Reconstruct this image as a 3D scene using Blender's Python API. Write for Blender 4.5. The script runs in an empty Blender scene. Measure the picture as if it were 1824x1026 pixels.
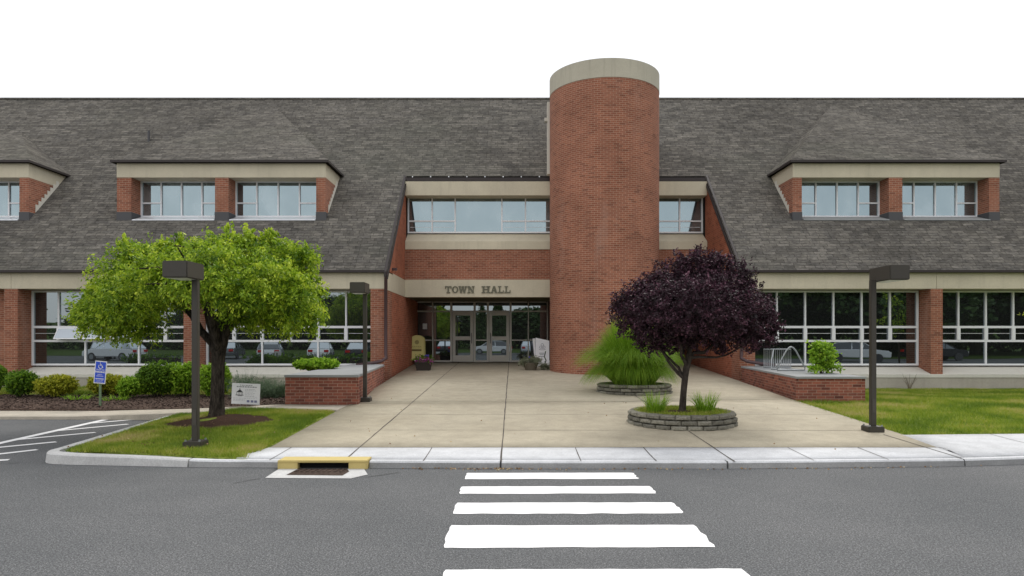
import bpy, bmesh, math, random
import numpy as np
from mathutils import Vector, Matrix, noise as mnoise

random.seed(7); rng = np.random.default_rng(7)
scene = bpy.context.scene
COL = scene.collection
R = math.radians

# ------------------------------------------------------------------ camera
CAMH, F = 1.75, 1216.0
cam_d = bpy.data.cameras.new('camera'); cam = bpy.data.objects.new('camera', cam_d); COL.objects.link(cam)
cam.location = (0, 0, CAMH); cam.rotation_euler = (R(90), 0, 0)
cam_d.sensor_width = 36; cam_d.lens = 24.0; cam_d.shift_y = 90/1824; cam_d.clip_end = 2000; cam_d.clip_start = .05
scene.camera = cam

# ------------------------------------------------------------------ world + sun (bright overcast)
SUN_EL, SUN_AZ = 47, 200     # sun high, behind and slightly left of the camera
w = bpy.data.worlds.new('World'); scene.world = w; w.use_nodes = True
nt = w.node_tree; nt.nodes.clear()
out = nt.nodes.new('ShaderNodeOutputWorld'); bg = nt.nodes.new('ShaderNodeBackground')
sky = nt.nodes.new('ShaderNodeTexSky'); sky.sky_type = 'NISHITA'; sky.sun_disc = False
sky.sun_elevation = R(SUN_EL); sky.sun_rotation = R(SUN_AZ); sky.dust_density = 2.5
mx = nt.nodes.new('ShaderNodeMix'); mx.data_type = 'RGBA'; mx.inputs['Factor'].default_value = .8
mx.inputs[7].default_value = (9.6, 9.6, 9.7, 1)          # even cloud layer
nt.links.new(sky.outputs[0], mx.inputs[6]); nt.links.new(mx.outputs[2], bg.inputs[0])
bg.inputs[1].default_value = .12
nt.links.new(bg.outputs[0], out.inputs[0])
sd = bpy.data.lights.new('sun', 'SUN'); sd.energy = 1.9; sd.angle = R(24); sd.color = (1, .96, .9)
sun = bpy.data.objects.new('sun', sd); COL.objects.link(sun)
sun.rotation_euler = (R(90-SUN_EL), 0, R(180-SUN_AZ+180))
scene.view_settings.view_transform = 'Standard'; scene.view_settings.look = 'None'
scene.view_settings.exposure = .24; scene.view_settings.gamma = 1
scene.cycles.max_bounces = 6

# ------------------------------------------------------------------ materials
def mat(name, base=(.5, .5, .5), rough=.8, metal=0, spec=.5):
    m = bpy.data.materials.new(name); m.use_nodes = True
    b = m.node_tree.nodes['Principled BSDF']
    b.inputs['Base Color'].default_value = (*base, 1); b.inputs['Roughness'].default_value = rough
    b.inputs['Metallic'].default_value = metal; b.inputs['Specular IOR Level'].default_value = spec
    return m
class NB:
    def __init__(s, m): s.nt = m.node_tree; s.b = s.nt.nodes['Principled BSDF']
    def n(s, t, **k):
        x = s.nt.nodes.new(t)
        for a, v in k.items(): setattr(x, a, v)
        return x
    def l(s, a, b): s.nt.links.new(a, b)
    def coord(s, kind='UV', scale=(1, 1, 1)):
        t = s.n('ShaderNodeTexCoord'); mp = s.n('ShaderNodeMapping'); mp.inputs['Scale'].default_value = scale
        if kind == 'World':
            g = s.n('ShaderNodeNewGeometry'); s.l(g.outputs['Position'], mp.inputs[0])
        else: s.l(t.outputs[kind], mp.inputs[0])
        return mp.outputs[0]
    def noise(s, vec, scale, detail=4, rough=.6, dist=0):
        x = s.n('ShaderNodeTexNoise'); x.inputs['Scale'].default_value = scale; x.inputs['Detail'].default_value = detail
        x.inputs['Roughness'].default_value = rough; x.inputs['Distortion'].default_value = dist; s.l(vec, x.inputs['Vector']); return x.outputs[0]
    def ramp(s, fac, stops):
        r = s.n('ShaderNodeValToRGB'); e = r.color_ramp.elements
        while len(e) < len(stops): e.new(.5)
        for i, (p, c) in enumerate(stops):
            e[i].position = p; e[i].color = (*c, 1) if len(c) == 3 else c
        s.l(fac, r.inputs[0]); return r.outputs[0]
    def mix(s, a, b, fac, mode='MIX'):
        x = s.n('ShaderNodeMix', data_type='RGBA', blend_type=mode)
        for v, i in ((a, 6), (b, 7)):
            if hasattr(v, 'node'): s.l(v, x.inputs[i])
            else: x.inputs[i].default_value = (*v, 1)
        if hasattr(fac, 'node'): s.l(fac, x.inputs[0])
        else: x.inputs[0].default_value = fac
        return x.outputs[2]
    def bump(s, h, st=.3, d=.01):
        x = s.n('ShaderNodeBump'); x.inputs['Strength'].default_value = st; x.inputs['Distance'].default_value = d
        s.l(h, x.inputs['Height']); s.l(x.outputs[0], s.b.inputs['Normal'])
    def col(s, c): s.l(c, s.b.inputs['Base Color'])
G = lambda v: (v, v, v)

def brick_mat(name, c1, c2, mortar, dirt=.35):
    m = mat(name, rough=.9, spec=.2); b = NB(m); uv = b.coord('UV')
    t = b.n('ShaderNodeTexBrick'); t.offset = .5
    t.inputs['Scale'].default_value = 1; t.inputs['Brick Width'].default_value = .21; t.inputs['Row Height'].default_value = .0677
    t.inputs['Mortar Size'].default_value = .006; t.inputs['Mortar Smooth'].default_value = .3
    t.inputs['Color1'].default_value = (*c1, 1); t.inputs['Color2'].default_value = (*c2, 1); t.inputs['Mortar'].default_value = (*mortar, 1)
    b.l(uv, t.inputs['Vector'])
    n1 = b.noise(uv, .9, 5, .6); n2 = b.noise(uv, 14, 2, .5)
    # second brick layer only for odd dark bricks
    t2 = b.n('ShaderNodeTexBrick'); t2.offset = .5
    for k, v in (('Scale', 1), ('Brick Width', .21), ('Row Height', .0677), ('Mortar Size', .0)): t2.inputs[k].default_value = v
    t2.inputs['Color1'].default_value = (1, 1, 1, 1); t2.inputs['Color2'].default_value = (0, 0, 0, 1); t2.inputs['Mortar'].default_value = (1, 1, 1, 1)
    b.l(uv, t2.inputs['Vector'])
    odd = b.ramp(t2.outputs[0], [(0, G(.6)), (.16, G(1)), (1, G(1.0))])
    c = b.mix(t.outputs[0], odd, .5, 'MULTIPLY')
    c = b.mix(c, b.ramp(n1, [(.3, G(.72)), (.62, G(1.08))]), .8, 'MULTIPLY')
    c = b.mix(c, b.ramp(n2, [(.3, G(.82)), (.7, G(1.15))]), .6, 'MULTIPLY')
    n3 = b.noise(b.coord('UV', (1.3, .25, 1)), 1.1, 4, .6)
    c = b.mix(c, (.38, .27, .22), b.ramp(n3, [(.58, G(0)), (.8, G(dirt))]))
    b.col(c); b.bump(t.outputs[1], -.35, .006); return m
BRICK = brick_mat('brick', (.315, .118, .070), (.245, .088, .055), (.40, .30, .22))
BRICKB = brick_mat('orange_brick', (.39, .125, .066), (.29, .088, .05), (.38, .22, .15), .1)
BRICKP = brick_mat('planter_brick', (.34, .115, .075), (.17, .06, .046), (.38, .26, .2), .3)

def concrete_mat(name, base, v=.14, stain=.25, panel=0, streak=True):
    m = mat(name, rough=.9, spec=.25); b = NB(m); wv = b.coord('World')
    n1 = b.noise(wv, .7, 6, .65); n2 = b.noise(wv, 45, 3, .6)
    c = b.mix(base, b.ramp(n1, [(.28, G(1-v)), (.7, G(1+v*.6))]), 1, 'MULTIPLY')
    c = b.mix(c, b.ramp(n2, [(.3, G(1-v*.8)), (.7, G(1+v*.5))]), .8, 'MULTIPLY')
    if streak:
        n3 = b.noise(b.coord('World', (3.2, 3.2, .25)), 1.5, 5, .65)
        c = b.mix(c, tuple(x*.62 for x in base), b.ramp(n3, [(.52, G(0)), (.78, G(stain))]))
    b.col(c); b.bump(n2, .15, .004); return m
CONC = concrete_mat('precast_concrete', (.555, .505, .385), .13, .35)
CONCL = concrete_mat('pale_sill_concrete', (.62, .60, .53), .1, .2)
CONCD = concrete_mat('base_concrete', (.42, .39, .33), .16, .35)
CAPM = concrete_mat('coping_stone', (.30, .31, .31), .15, .3, streak=False)
TOWCAP = concrete_mat('tower_cap_concrete', (.46, .43, .345), .14, .7)

def shingle_mat():
    m = mat('asphalt_shingle', rough=1, spec=0); b = NB(m); uv = b.coord('UV')
    def br(w_, off, a, c_, mo, ms):
        t = b.n('ShaderNodeTexBrick'); t.offset = off; t.offset_frequency = 2; t.squash_frequency = 3; t.squash = .8
        t.inputs['Scale'].default_value = 1; t.inputs['Brick Width'].default_value = w_; t.inputs['Row Height'].default_value = .145
        t.inputs['Mortar Size'].default_value = ms; t.inputs['Mortar Smooth'].default_value = .2
        t.inputs['Color1'].default_value = (*a, 1); t.inputs['Color2'].default_value = (*c_, 1); t.inputs['Mortar'].default_value = (*mo, 1)
        b.l(uv, t.inputs['Vector']); return t
    t = br(.42, .37, (.160, .151, .137), (.098, .093, .085), (.055, .051, .047), .009)
    t2 = br(.27, .61, (1.2, 1.18, 1.12), (.78, .78, .78), (1, 1, 1), 0)
    c = b.mix(t.outputs[0], t2.outputs[0], .75, 'MULTIPLY')
    n1 = b.noise(uv, .22, 5, .6); n2 = b.noise(b.coord('UV', (2.2, 7, 1)), 2.0, 4, .65); n4 = b.noise(b.coord('UV', (3, 9, 1)), 3.0, 3, .7)
    c = b.mix(c, b.ramp(n1, [(.3, G(.82)), (.7, G(1.12))]), 1, 'MULTIPLY')
    c = b.mix(c, b.ramp(n2, [(.34, G(.68)), (.66, G(1.32))]), .85, 'MULTIPLY')
    c = b.mix(c, b.ramp(n4, [(.34, G(.66)), (.66, G(1.36))]), .85, 'MULTIPLY')
    n3 = b.noise(b.coord('World', (.12, .12, .25)), 1.0, 4, .6)
    c = b.mix(c, (.11, .12, .09), b.ramp(n3, [(.52, G(0)), (.72, G(.25))]))
    b.col(c); b.bump(t.outputs[1], -.4, .01); return m
SHINGLE = shingle_mat()

def asphalt_mat():
    m = mat('asphalt', rough=.9, spec=.3); b = NB(m); wv = b.coord('World')
    n1 = b.noise(wv, .5, 5, .6); n2 = b.noise(wv, 70, 3, .75); n3 = b.noise(wv, 26, 2, .6)
    c = b.ramp(n1, [(.3, (.078, .082, .085)), (.7, (.108, .110, .112))])
    c = b.mix(c, b.ramp(n2, [(.34, G(.35)), (.5, G(.95)), (.64, G(1.9))]), 1, 'MULTIPLY')
    c = b.mix(c, b.ramp(n3, [(.3, G(.8)), (.7, G(1.22))]), .8, 'MULTIPLY')
    n5 = b.noise(b.coord('World', (.35, 1.6, 1)), .9, 5, .6)
    c = b.mix(c, (.07, .072, .075), b.ramp(n5, [(.56, G(0)), (.75, G(.45))]))
    # speckle of pale stones
    v = b.n('ShaderNodeTexVoronoi'); v.inputs['Scale'].default_value = 55; b.l(wv, v.inputs['Vector'])
    c = b.mix(c, (.42, .42, .40), b.ramp(v.outputs[0], [(.0, G(.85)), (.27, G(0))]))
    b.col(c); b.bump(n2, .5, .006); return m
ASPHALT = asphalt_mat()

def paving_mat(name, ca, cb, sx=1.0, stain=(.2, .18, .15), st=.35):
    m = mat(name, rough=.88, spec=.3); b = NB(m); wv = b.coord('World')
    n1 = b.noise(wv, .35, 6, .65); n2 = b.noise(wv, 60, 3, .7); n3 = b.noise(wv, 3.0, 5, .7)
    c = b.ramp(n1, [(.32, ca), (.68, cb)])
    c = b.mix(c, b.ramp(n2, [(.3, G(.78)), (.7, G(1.18))]), .8, 'MULTIPLY')
    c = b.mix(c, b.ramp(n3, [(.35, G(.86)), (.65, G(1.07))]), .9, 'MULTIPLY')
    n4 = b.noise(wv, 1.1, 6, .75, .4)
    c = b.mix(c, stain, b.ramp(n4, [(.57, G(0)), (.78, G(st))]))
    b.col(c); b.bump(n2, .2, .004); return m
PAVE = paving_mat('tan_paving', (.365, .322, .238), (.44, .395, .298))
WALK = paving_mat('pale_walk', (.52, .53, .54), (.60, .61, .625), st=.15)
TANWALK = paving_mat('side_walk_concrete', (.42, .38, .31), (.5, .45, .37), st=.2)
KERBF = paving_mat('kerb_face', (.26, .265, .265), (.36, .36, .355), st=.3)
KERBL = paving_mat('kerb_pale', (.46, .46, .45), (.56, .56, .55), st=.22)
JOINT = mat('joint', (.07, .06, .05), .95)
SEAL = mat('crack_sealant', (.035, .036, .038), .7)

def paint_mat(name, c, wear=(.2, .2, .2), amt=.7, sc=9):
    m = mat(name, rough=.7, spec=.3); b = NB(m); wv = b.coord('World')
    n = b.noise(wv, sc, 6, .75); n2 = b.noise(wv, 80, 3, .6)
    k = b.mix(c, wear, b.ramp(n, [(.60, G(0)), (.74, G(amt))]))
    k = b.mix(k, b.ramp(n2, [(.3, G(.85)), (.7, G(1.05))]), .6, 'MULTIPLY')
    b.col(k); return m
WPAINT = paint_mat('road_paint', (.83, .83, .83), amt=.25)
WPAINT2 = paint_mat('thin_line_paint', (.75, .75, .75), amt=.4)
YPAINT = paint_mat('yellow_kerb_paint', (.55, .44, .17), (.32, .29, .22), .75, 7)

def soil_mat(name, a, b_, s=35):
    m = mat(name, rough=1, spec=.1); b = NB(m); wv = b.coord('World')
    n = b.noise(wv, s, 4, .75); n1 = b.noise(wv, 2, 4, .6)
    c = b.ramp(n, [(.3, a), (.5, b_), (.72, tuple(x*1.9 for x in b_))])
    c = b.mix(c, b.ramp(n1, [(.3, G(.75)), (.7, G(1.15))]), .8, 'MULTIPLY')
    b.col(c); b.bump(n, .8, .03); return m
MULCH = soil_mat('mulch', (.022, .016, .013), (.095, .066, .052), 22)
MULCHD = soil_mat('dark_mulch', (.022, .012, .008), (.06, .034, .023))
TURF = soil_mat('turf_soil', (.09, .12, .02), (.16, .2, .035), 14)

def leaf_mat(name, stops, trans=.35, rough=.55):
    m = mat(name, rough=rough, spec=.35); b = NB(m)
    a = b.n('ShaderNodeAttribute'); a.attribute_name = 'tone'
    c = b.ramp(a.outputs['Fac'], stops); b.col(c)
    tr = b.n('ShaderNodeBsdfTranslucent'); b.l(c, tr.inputs[0]); ms = b.n('ShaderNodeMixShader'); ms.inputs[0].default_value = trans
    o = [x for x in b.nt.nodes if x.type == 'OUTPUT_MATERIAL'][0]
    b.l(b.b.outputs[0], ms.inputs[1]); b.l(tr.outputs[0], ms.inputs[2]); b.l(ms.outputs[0], o.inputs[0]); return m
LEAF = leaf_mat('bright_leaf', [(0, (.07, .15, .010)), (.5, (.27, .41, .018)), (1, (.58, .68, .06))])
PLEAF = leaf_mat('purple_leaf', [(0, (.012, .005, .008)), (.5, (.034, .012, .021)), (.85, (.09, .034, .056)), (1, (.16, .07, .10))], .12, .62)
SHD = leaf_mat('dark_shrub_leaf', [(0, (.05, .11, .01)), (.6, (.13, .26, .018)), (1, (.28, .44, .03))])
SHY = leaf_mat('yellow_shrub_leaf', [(0, (.17, .2, .012)), (.5, (.38, .41, .025)), (1, (.6, .58, .06))])
SHL = leaf_mat('lime_shrub_leaf', [(0, (.11, .23, .012)), (.5, (.25, .44, .025)), (1, (.44, .62, .06))])
SHG = leaf_mat('sage_leaf', [(0, (.07, .11, .06)), (.5, (.13, .2, .11)), (1, (.24, .3, .2))])
SILV = leaf_mat('silver_leaf', [(0, (.11, .13, .07)), (.5, (.24, .27, .17)), (1, (.42, .43, .32))])
FARL = leaf_mat('far_leaf', [(0, (.02, .05, .012)), (.5, (.04, .085, .018)), (1, (.08, .14, .03))], .2)
GRASSM = leaf_mat('grass_blade', [(0, (.12, .20, .012)), (.4, (.22, .31, .022)), (.75, (.36, .39, .05)), (1, (.48, .41, .16))], .3)
ORNG = leaf_mat('ornamental_blade', [(0, (.07, .17, .010)), (.5, (.18, .34, .018)), (1, (.38, .52, .05))], .35)
TWIGM = mat('dry_twig', (.14, .11, .07), .9)
FLP = leaf_mat('flower_pink', [(0, (.35, .05, .22)), (.6, (.5, .12, .4)), (1, (.6, .35, .55))], .2)
FLB = leaf_mat('flower_blue', [(0, (.08, .06, .4)), (1, (.2, .15, .65))], .2)
LITTER = leaf_mat('leaf_litter', [(0, (.16, .08, .03)), (.6, (.33, .2, .09)), (1, (.5, .4, .22))], .1)

def bark_mat(name, a, b_):
    m = mat(name, rough=.95, spec=.1); b = NB(m); v = b.coord('World', (1, 1, .3)); n = b.noise(v, 18, 5, .7)
    b.col(b.ramp(n, [(.35, a), (.65, b_)])); b.bump(n, .9, .03); return m
BARK = bark_mat('bark', (.012, .010, .008), (.075, .062, .05))
PBARK = bark_mat('smooth_bark', (.035, .028, .024), (.085, .07, .06))

def glass_mat(name, base, tint, fac=.25, blind=None):
    m = mat(name, base, .35, spec=.2); b = NB(m)
    gl = b.n('ShaderNodeBsdfGlossy'); gl.inputs['Roughness'].default_value = .0; gl.inputs[0].default_value = (*tint, 1)
    lw = b.n('ShaderNodeFresnel'); lw.inputs[0].default_value = 1.5
    ad = b.n('ShaderNodeMath', operation='ADD'); ad.inputs[1].default_value = fac; b.l(lw.outputs[0], ad.inputs[0])
    ad.use_clamp = True
    nz = b.noise(b.coord('World'), .6, 2, .5); bp = b.n('ShaderNodeBump'); bp.inputs['Strength'].default_value = .02; bp.inputs['Distance'].default_value = .03
    b.l(nz, bp.inputs['Height']); b.l(bp.outputs[0], gl.inputs['Normal'])
    ms = b.n('ShaderNodeMixShader'); b.l(ad.outputs[0], ms.inputs[0]); b.l(b.b.outputs[0], ms.inputs[1]); b.l(gl.outputs[0], ms.inputs[2])
    o = [x for x in b.nt.nodes if x.type == 'OUTPUT_MATERIAL'][0]; b.l(ms.outputs[0], o.inputs[0]); return m
GLASS = glass_mat('dark_window_glass', (.004, .005, .005), (.80, .93, 1), .2)
GLASSU = glass_mat('upper_window_glass', (.03, .038, .042), (.74, .93, 1), .25)
_b = NB(GLASSU); _n = _b.noise(_b.coord('World', (1.1, 0, .9)), 1.0, 2, .5)
_b.col(_b.ramp(_n, [(.35, (.012, .018, .02)), (.5, (.05, .06, .065)), (.65, (.13, .14, .145))]))
FRAME = mat('white_window_frame', (.74, .75, .77), .45, .0)
FRAMED = mat('aluminium_door_frame', (.50, .48, .43), .45, .1)
TRIM = mat('dark_brown_metal', (.022, .015, .014), .6, .0)
LAMPM = mat('bronze_lamp_metal', (.043, .038, .029), .55, .0)
PURPM = mat('maroon_downspout', (.075, .042, .045), .5, .1)
FLASH = mat('bright_flashing', (.75, .77, .8), .35, .4)
FLASHD = mat('lead_flashing', (.06, .06, .065), .6)
COVER = mat('cover_metal', (.06, .053, .042), .6)
LENS = mat('lamp_lens', (.7, .7, .66), .3)
STEEL = mat('galvanised_steel', (.32, .34, .35), .4, .7)
LETTER = mat('bronze_letters', (.13, .125, .085), .55, .2)
BLUE = mat('sign_blue', (.015, .07, .55), .5)
WHITE = mat('sign_white', (.75, .75, .76), .5)
SIGNW = mat('board_white', (.86, .87, .9), .6)
YEL = mat('sign_yellow', (.60, .54, .20), .6)
INK = mat('ink_black', (.05, .05, .055), .7)
INKG = mat('ink_grey', (.30, .31, .34), .7)
OLIVE = mat('ink_olive', (.15, .11, .03), .7)
POSTG = mat('green_post', (.13, .20, .11), .6, .2)
POT = mat('dark_pot', (.035, .028, .022), .7)
POT2 = mat('clay_bowl', (.10, .085, .06), .75)
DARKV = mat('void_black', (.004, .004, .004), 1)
RUST = soil_mat('rusty_grate', (.03, .022, .018), (.07, .05, .04), 30)
def stone_block_mat():
    m = mat('split_stone', rough=.95, spec=.15); b = NB(m); wv = b.coord('World')
    n = b.noise(wv, 22, 5, .7); a = b.n('ShaderNodeAttribute'); a.attribute_name = 'tone'
    c = b.ramp(n, [(.3, (.13, .125, .10)), (.7, (.30, .285, .235))])
    c = b.mix(c, b.ramp(a.outputs['Fac'], [(0, G(.68)), (1, G(1.28))]), 1, 'MULTIPLY'); b.col(c); b.bump(n, .8, .03); return m
STONE = stone_block_mat()

# ------------------------------------------------------------------ mesh helpers
OFF = {}
def X(px, Y): return (px-912)*Y/F
def Zp(py, Y): return CAMH-(py-603)*Y/F
def plz(Y): return .09+.033*(Y-9.2)
def tag(o, label=None, cat=None, group=None, kind=None):
    if label: o['label'] = label
    if cat: o['category'] = cat
    if group: o['group'] = group
    if kind: o['kind'] = kind
    return o
def empty(name, loc, label, cat, group=None):
    o = bpy.data.objects.new(name, None); COL.objects.link(o); o.location = loc; o.empty_display_size = .2
    OFF[o.name] = Vector(loc); return tag(o, label, cat, group)
def link_mesh(name, me, mats, parent=None, origin=None):
    o = bpy.data.objects.new(name, me); COL.objects.link(o)
    for m in (mats if isinstance(mats, (list, tuple)) else [mats]): me.materials.append(m)
    if parent is not None:
        off = OFF[parent.name]; o.parent = parent
    else:
        off = Vector(origin) if origin else Vector((0, 0, 0)); o.location = off
    if off.length > 0: me.transform(Matrix.Translation(-off))
    OFF[o.name] = off
    return o
class MB:
    def __init__(s): s.v = []; s.f = []; s.uv = []; s.mi = []; s.sm = []
    def poly(s, pts, mi=0, uv=None, sm=False):
        k = len(s.v); s.v += [tuple(p) for p in pts]; s.f.append(tuple(range(k, k+len(pts)))); s.uv.append(uv); s.mi.append(mi); s.sm.append(sm)
    def box(s, x0, x1, y0, y1, z0, z1, mi=0, top=None):
        p = [(x0, y0, z0), (x1, y0, z0), (x1, y1, z0), (x0, y1, z0), (x0, y0, z1), (x1, y0, z1), (x1, y1, z1), (x0, y1, z1)]
        for i, q in enumerate(((3, 2, 1, 0), (4, 5, 6, 7), (0, 1, 5, 4), (1, 2, 6, 5), (2, 3, 7, 6), (3, 0, 4, 7))):
            s.poly([p[a] for a in q], top if (i == 1 and top is not None) else mi)
    def hexa(s, p, mi=0, top=None):   # 8 points, bottom 4 ccw then top 4
        for i, q in enumerate(((3, 2, 1, 0), (4, 5, 6, 7), (0, 1, 5, 4), (1, 2, 6, 5), (2, 3, 7, 6), (3, 0, 4, 7))):
            s.poly([p[a] for a in q], top if (i == 1 and top is not None) else mi)
    def prism(s, pts, axis, a0, a1, mi=0):   # 2D polygon extruded along axis
        def P(p, a):
            return {'x': (a, p[0], p[1]), 'y': (p[0], a, p[1]), 'z': (p[0], p[1], a)}[axis]
        n = len(pts); s.poly([P(p, a0) for p in pts], mi); s.poly([P(p, a1) for p in reversed(pts)], mi)
        for i in range(n):
            a, b = pts[i], pts[(i+1) % n]; s.poly([P(a, a0), P(a, a1), P(b, a1), P(b, a0)], mi)
    def cyl(s, cx, cy, z0, z1, r, n=24, mi=0, r2=None, cap=True, sm=True):
        r2 = r if r2 is None else r2
        A = [2*math.pi*i/n for i in range(n+1)]
        for i in range(n):
            a, b = A[i], A[i+1]
            s.poly([(cx+r*math.cos(a), cy+r*math.sin(a), z0), (cx+r*math.cos(b), cy+r*math.sin(b), z0),
                    (cx+r2*math.cos(b), cy+r2*math.sin(b), z1), (cx+r2*math.cos(a), cy+r2*math.sin(a), z1)], mi,
                   [(a*r, z0), (b*r, z0), (b*r, z1), (a*r, z1)], sm)
        if cap:
            s.poly([(cx+r2*math.cos(a), cy+r2*math.sin(a), z1+.0006) for a in A[:-1]], mi)
            s.poly([(cx+r*math.cos(a), cy+r*math.sin(a), z0-.0006) for a in reversed(A[:-1])], mi)
    def tube(s, pts, rad, n=8, mi=0, cap=True):
        pts = [Vector(p) for p in pts]; rad = rad if isinstance(rad, (list, tuple)) else [rad]*len(pts)
        rings = []; up = Vector((.13, .97, .21)).normalized()
        for i, p in enumerate(pts):
            d = (pts[min(i+1, len(pts)-1)]-pts[max(i-1, 0)]).normalized()
            u = d.cross(up)
            if u.length < .05: u = d.cross(Vector((1, 0, 0)))
            u.normalize(); v = d.cross(u)
            rings.append([p+(u*math.cos(2*math.pi*k/n)+v*math.sin(2*math.pi*k/n))*rad[i] for k in range(n)])
        for a, b in zip(rings, rings[1:]):
            for k in range(n): s.poly([a[k], a[(k+1) % n], b[(k+1) % n], b[k]], mi, None, True)
        if cap: s.poly(rings[0], mi); s.poly(list(reversed(rings[-1])), mi)
    def build(s, name, mats, parent=None, origin=None, weld=False, bevel=0):
        me = bpy.data.meshes.new(name); me.from_pydata(s.v, [], s.f)
        me.update()
        uvl = me.uv_layers.new(name='UVMap'); d = np.zeros(len(me.loops)*2, dtype=np.float32); k = 0
        for fi, f in enumerate(s.f):
            u = s.uv[fi]
            if u is None:
                n = me.polygons[fi].normal; ax, ay, az = abs(n.x), abs(n.y), abs(n.z)
                if az > .9: u = [(s.v[i][0], s.v[i][1]) for i in f]
                else:
                    kz = 1/max(math.sqrt(ax*ax+ay*ay), .3); j = 0 if ay >= ax*.999 else 1
                    u = [(s.v[i][j], s.v[i][2]*kz) for i in f]
            for q in u: d[k] = q[0]; d[k+1] = q[1]; k += 2
        uvl.data.foreach_set('uv', d)
        me.polygons.foreach_set('material_index', s.mi); me.polygons.foreach_set('use_smooth', s.sm)
        if weld or bevel or any(s.sm):
            bm = bmesh.new(); bm.from_mesh(me); bmesh.ops.remove_doubles(bm, verts=bm.verts, dist=.0004)
            if bevel: bmesh.ops.bevel(bm, geom=bm.edges[:], offset=bevel, segments=2, affect='EDGES')
            bm.to_mesh(me); bm.free()
        return link_mesh(name, me, mats, parent, origin)

def np_quads(name, V, tone, mats, parent=None, origin=None, mi=None, k=4):
    """V (N,k,3) faces, tone (N,)"""
    N = len(V); me = bpy.data.meshes.new(name); me.vertices.add(N*k); me.vertices.foreach_set('co', V.astype(np.float32).ravel())
    me.loops.add(N*k); me.loops.foreach_set('vertex_index', np.arange(N*k, dtype=np.int32))
    me.polygons.add(N); me.polygons.foreach_set('loop_start', np.arange(0, N*k, k, dtype=np.int32))
    if mi is not None: me.polygons.foreach_set('material_index', np.asarray(mi, dtype=np.int32))
    a = me.attributes.new('tone', 'FLOAT', 'FACE'); a.data.foreach_set('value', np.asarray(tone, dtype=np.float32))
    me.update(calc_edges=True); return link_mesh(name, me, mats, parent, origin)
def unit(a): return a/np.maximum(np.linalg.norm(a, axis=-1, keepdims=True), 1e-6)
def leaf_quads(C, D, L, W):
    """diamond leaves at C along D"""
    N = len(C); rnd = unit(rng.normal(size=(N, 3))); S = unit(np.cross(D, rnd))
    L = np.broadcast_to(np.asarray(L, float).reshape(-1, 1), (N, 1)); W = np.broadcast_to(np.asarray(W, float).reshape(-1, 1), (N, 1))
    return np.stack([C-D*L*.5, C+S*W*.5-D*L*.08, C+D*L*.5, C-S*W*.5-D*L*.08], 1)
def crown(name, clumps, ntw, nleaf, L, W, m, parent, droop=.2, shell=.55, spread=.11, tonebias=0):
    """clumps: (x,y,z,rx,ry,rz) ellipsoids in world space; twigs of leaves spread through their volume"""
    cl = np.array(clumps, float); vol = (cl[:, 3]*cl[:, 4]+cl[:, 3]*cl[:, 5]+cl[:, 4]*cl[:, 5]); p = vol/vol.sum()
    idx = rng.choice(len(cl), ntw, p=p); c = cl[idx]
    d = unit(rng.normal(size=(ntw, 3))); rr = shell+(1.06-shell)*rng.random(ntw)**.7
    T = c[:, :3]+d*rr[:, None]*c[:, 3:6]
    out_d = unit(d*np.array([1, 1, .8])+rng.normal(size=(ntw, 3))*.45-np.array([0, 0, droop]))
    tw_len = spread*(1.2+rng.random(ntw))
    t = rng.random((ntw, nleaf)); base = T[:, None, :]+out_d[:, None, :]*((t-.4)*tw_len[:, None]*2)[..., None]
    base = base-np.array([0, 0, 1])*(droop*.25*(t**2)*tw_len[:, None])[..., None]
    base += rng.normal(size=base.shape)*spread*.33
    D = unit(out_d[:, None, :]*.7+rng.normal(size=base.shape)*.6-np.array([0, 0, droop]))
    tone = np.clip(.42+rng.normal(size=(ntw, 1))*.2+rng.normal(size=(ntw, nleaf))*.16+(t-.5)*.25+tonebias, 0, 1)
    sz = (.7+.6*rng.random((ntw, nleaf))).ravel()
    return np_quads(name, leaf_quads(base.reshape(-1, 3), D.reshape(-1, 3), L*sz, W*sz), tone.ravel(), m, parent)
def blades(P, H, lean, wd, seg=1):
    N = len(P); a = rng.random(N)*2*np.pi; dirh = np.stack([np.cos(a), np.sin(a), np.zeros(N)], 1)
    b = rng.random(N)*2*np.pi; side = np.stack([np.cos(b), np.sin(b), np.zeros(N)], 1)*(wd*.5)
    tip = P+np.array([0, 0, 1])*H[:, None]+dirh*(lean*H)[:, None]
    return np.stack([P-side, P+side, tip], 1)
def grid_sheet(name, front, back, zf, m, nx=24, ny=16, kind='structure', skirt=.25, lab=None):
    """sheet between two polylines (x,y)"""
    def at(pl, t):
        pl = np.array(pl, float); s = np.r_[0, np.cumsum(np.linalg.norm(np.diff(pl, axis=0), axis=1))]; s /= s[-1]
        return np.array([np.interp(t, s, pl[:, 0]), np.interp(t, s, pl[:, 1])])
    mb = MB(); g = [[None]*(ny+1) for _ in range(nx+1)]
    for i in range(nx+1):
        a, b = at(front, i/nx), at(back, i/nx)
        for j in range(ny+1):
            q = a+(b-a)*j/ny; g[i][j] = (q[0], q[1], zf(q[0], q[1], i/nx, j/ny))
    for i in range(nx):
        for j in range(ny): mb.poly([g[i][j], g[i+1][j], g[i+1][j+1], g[i][j+1]], 0, None, True)
    if skirt:
        rim = [g[i][0] for i in range(nx+1)]+[g[nx][j] for j in range(1, ny+1)]+[g[i][ny] for i in range(nx-1, -1, -1)]+[g[0][j] for j in range(ny-1, -1, -1)]
        for a, b in zip(rim, rim[1:]): mb.poly([(a[0], a[1], a[2]-skirt), (b[0], b[1], b[2]-skirt), b, a])
    o = mb.build(name, m)
    if kind: o['kind'] = kind
    return o, g
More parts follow.
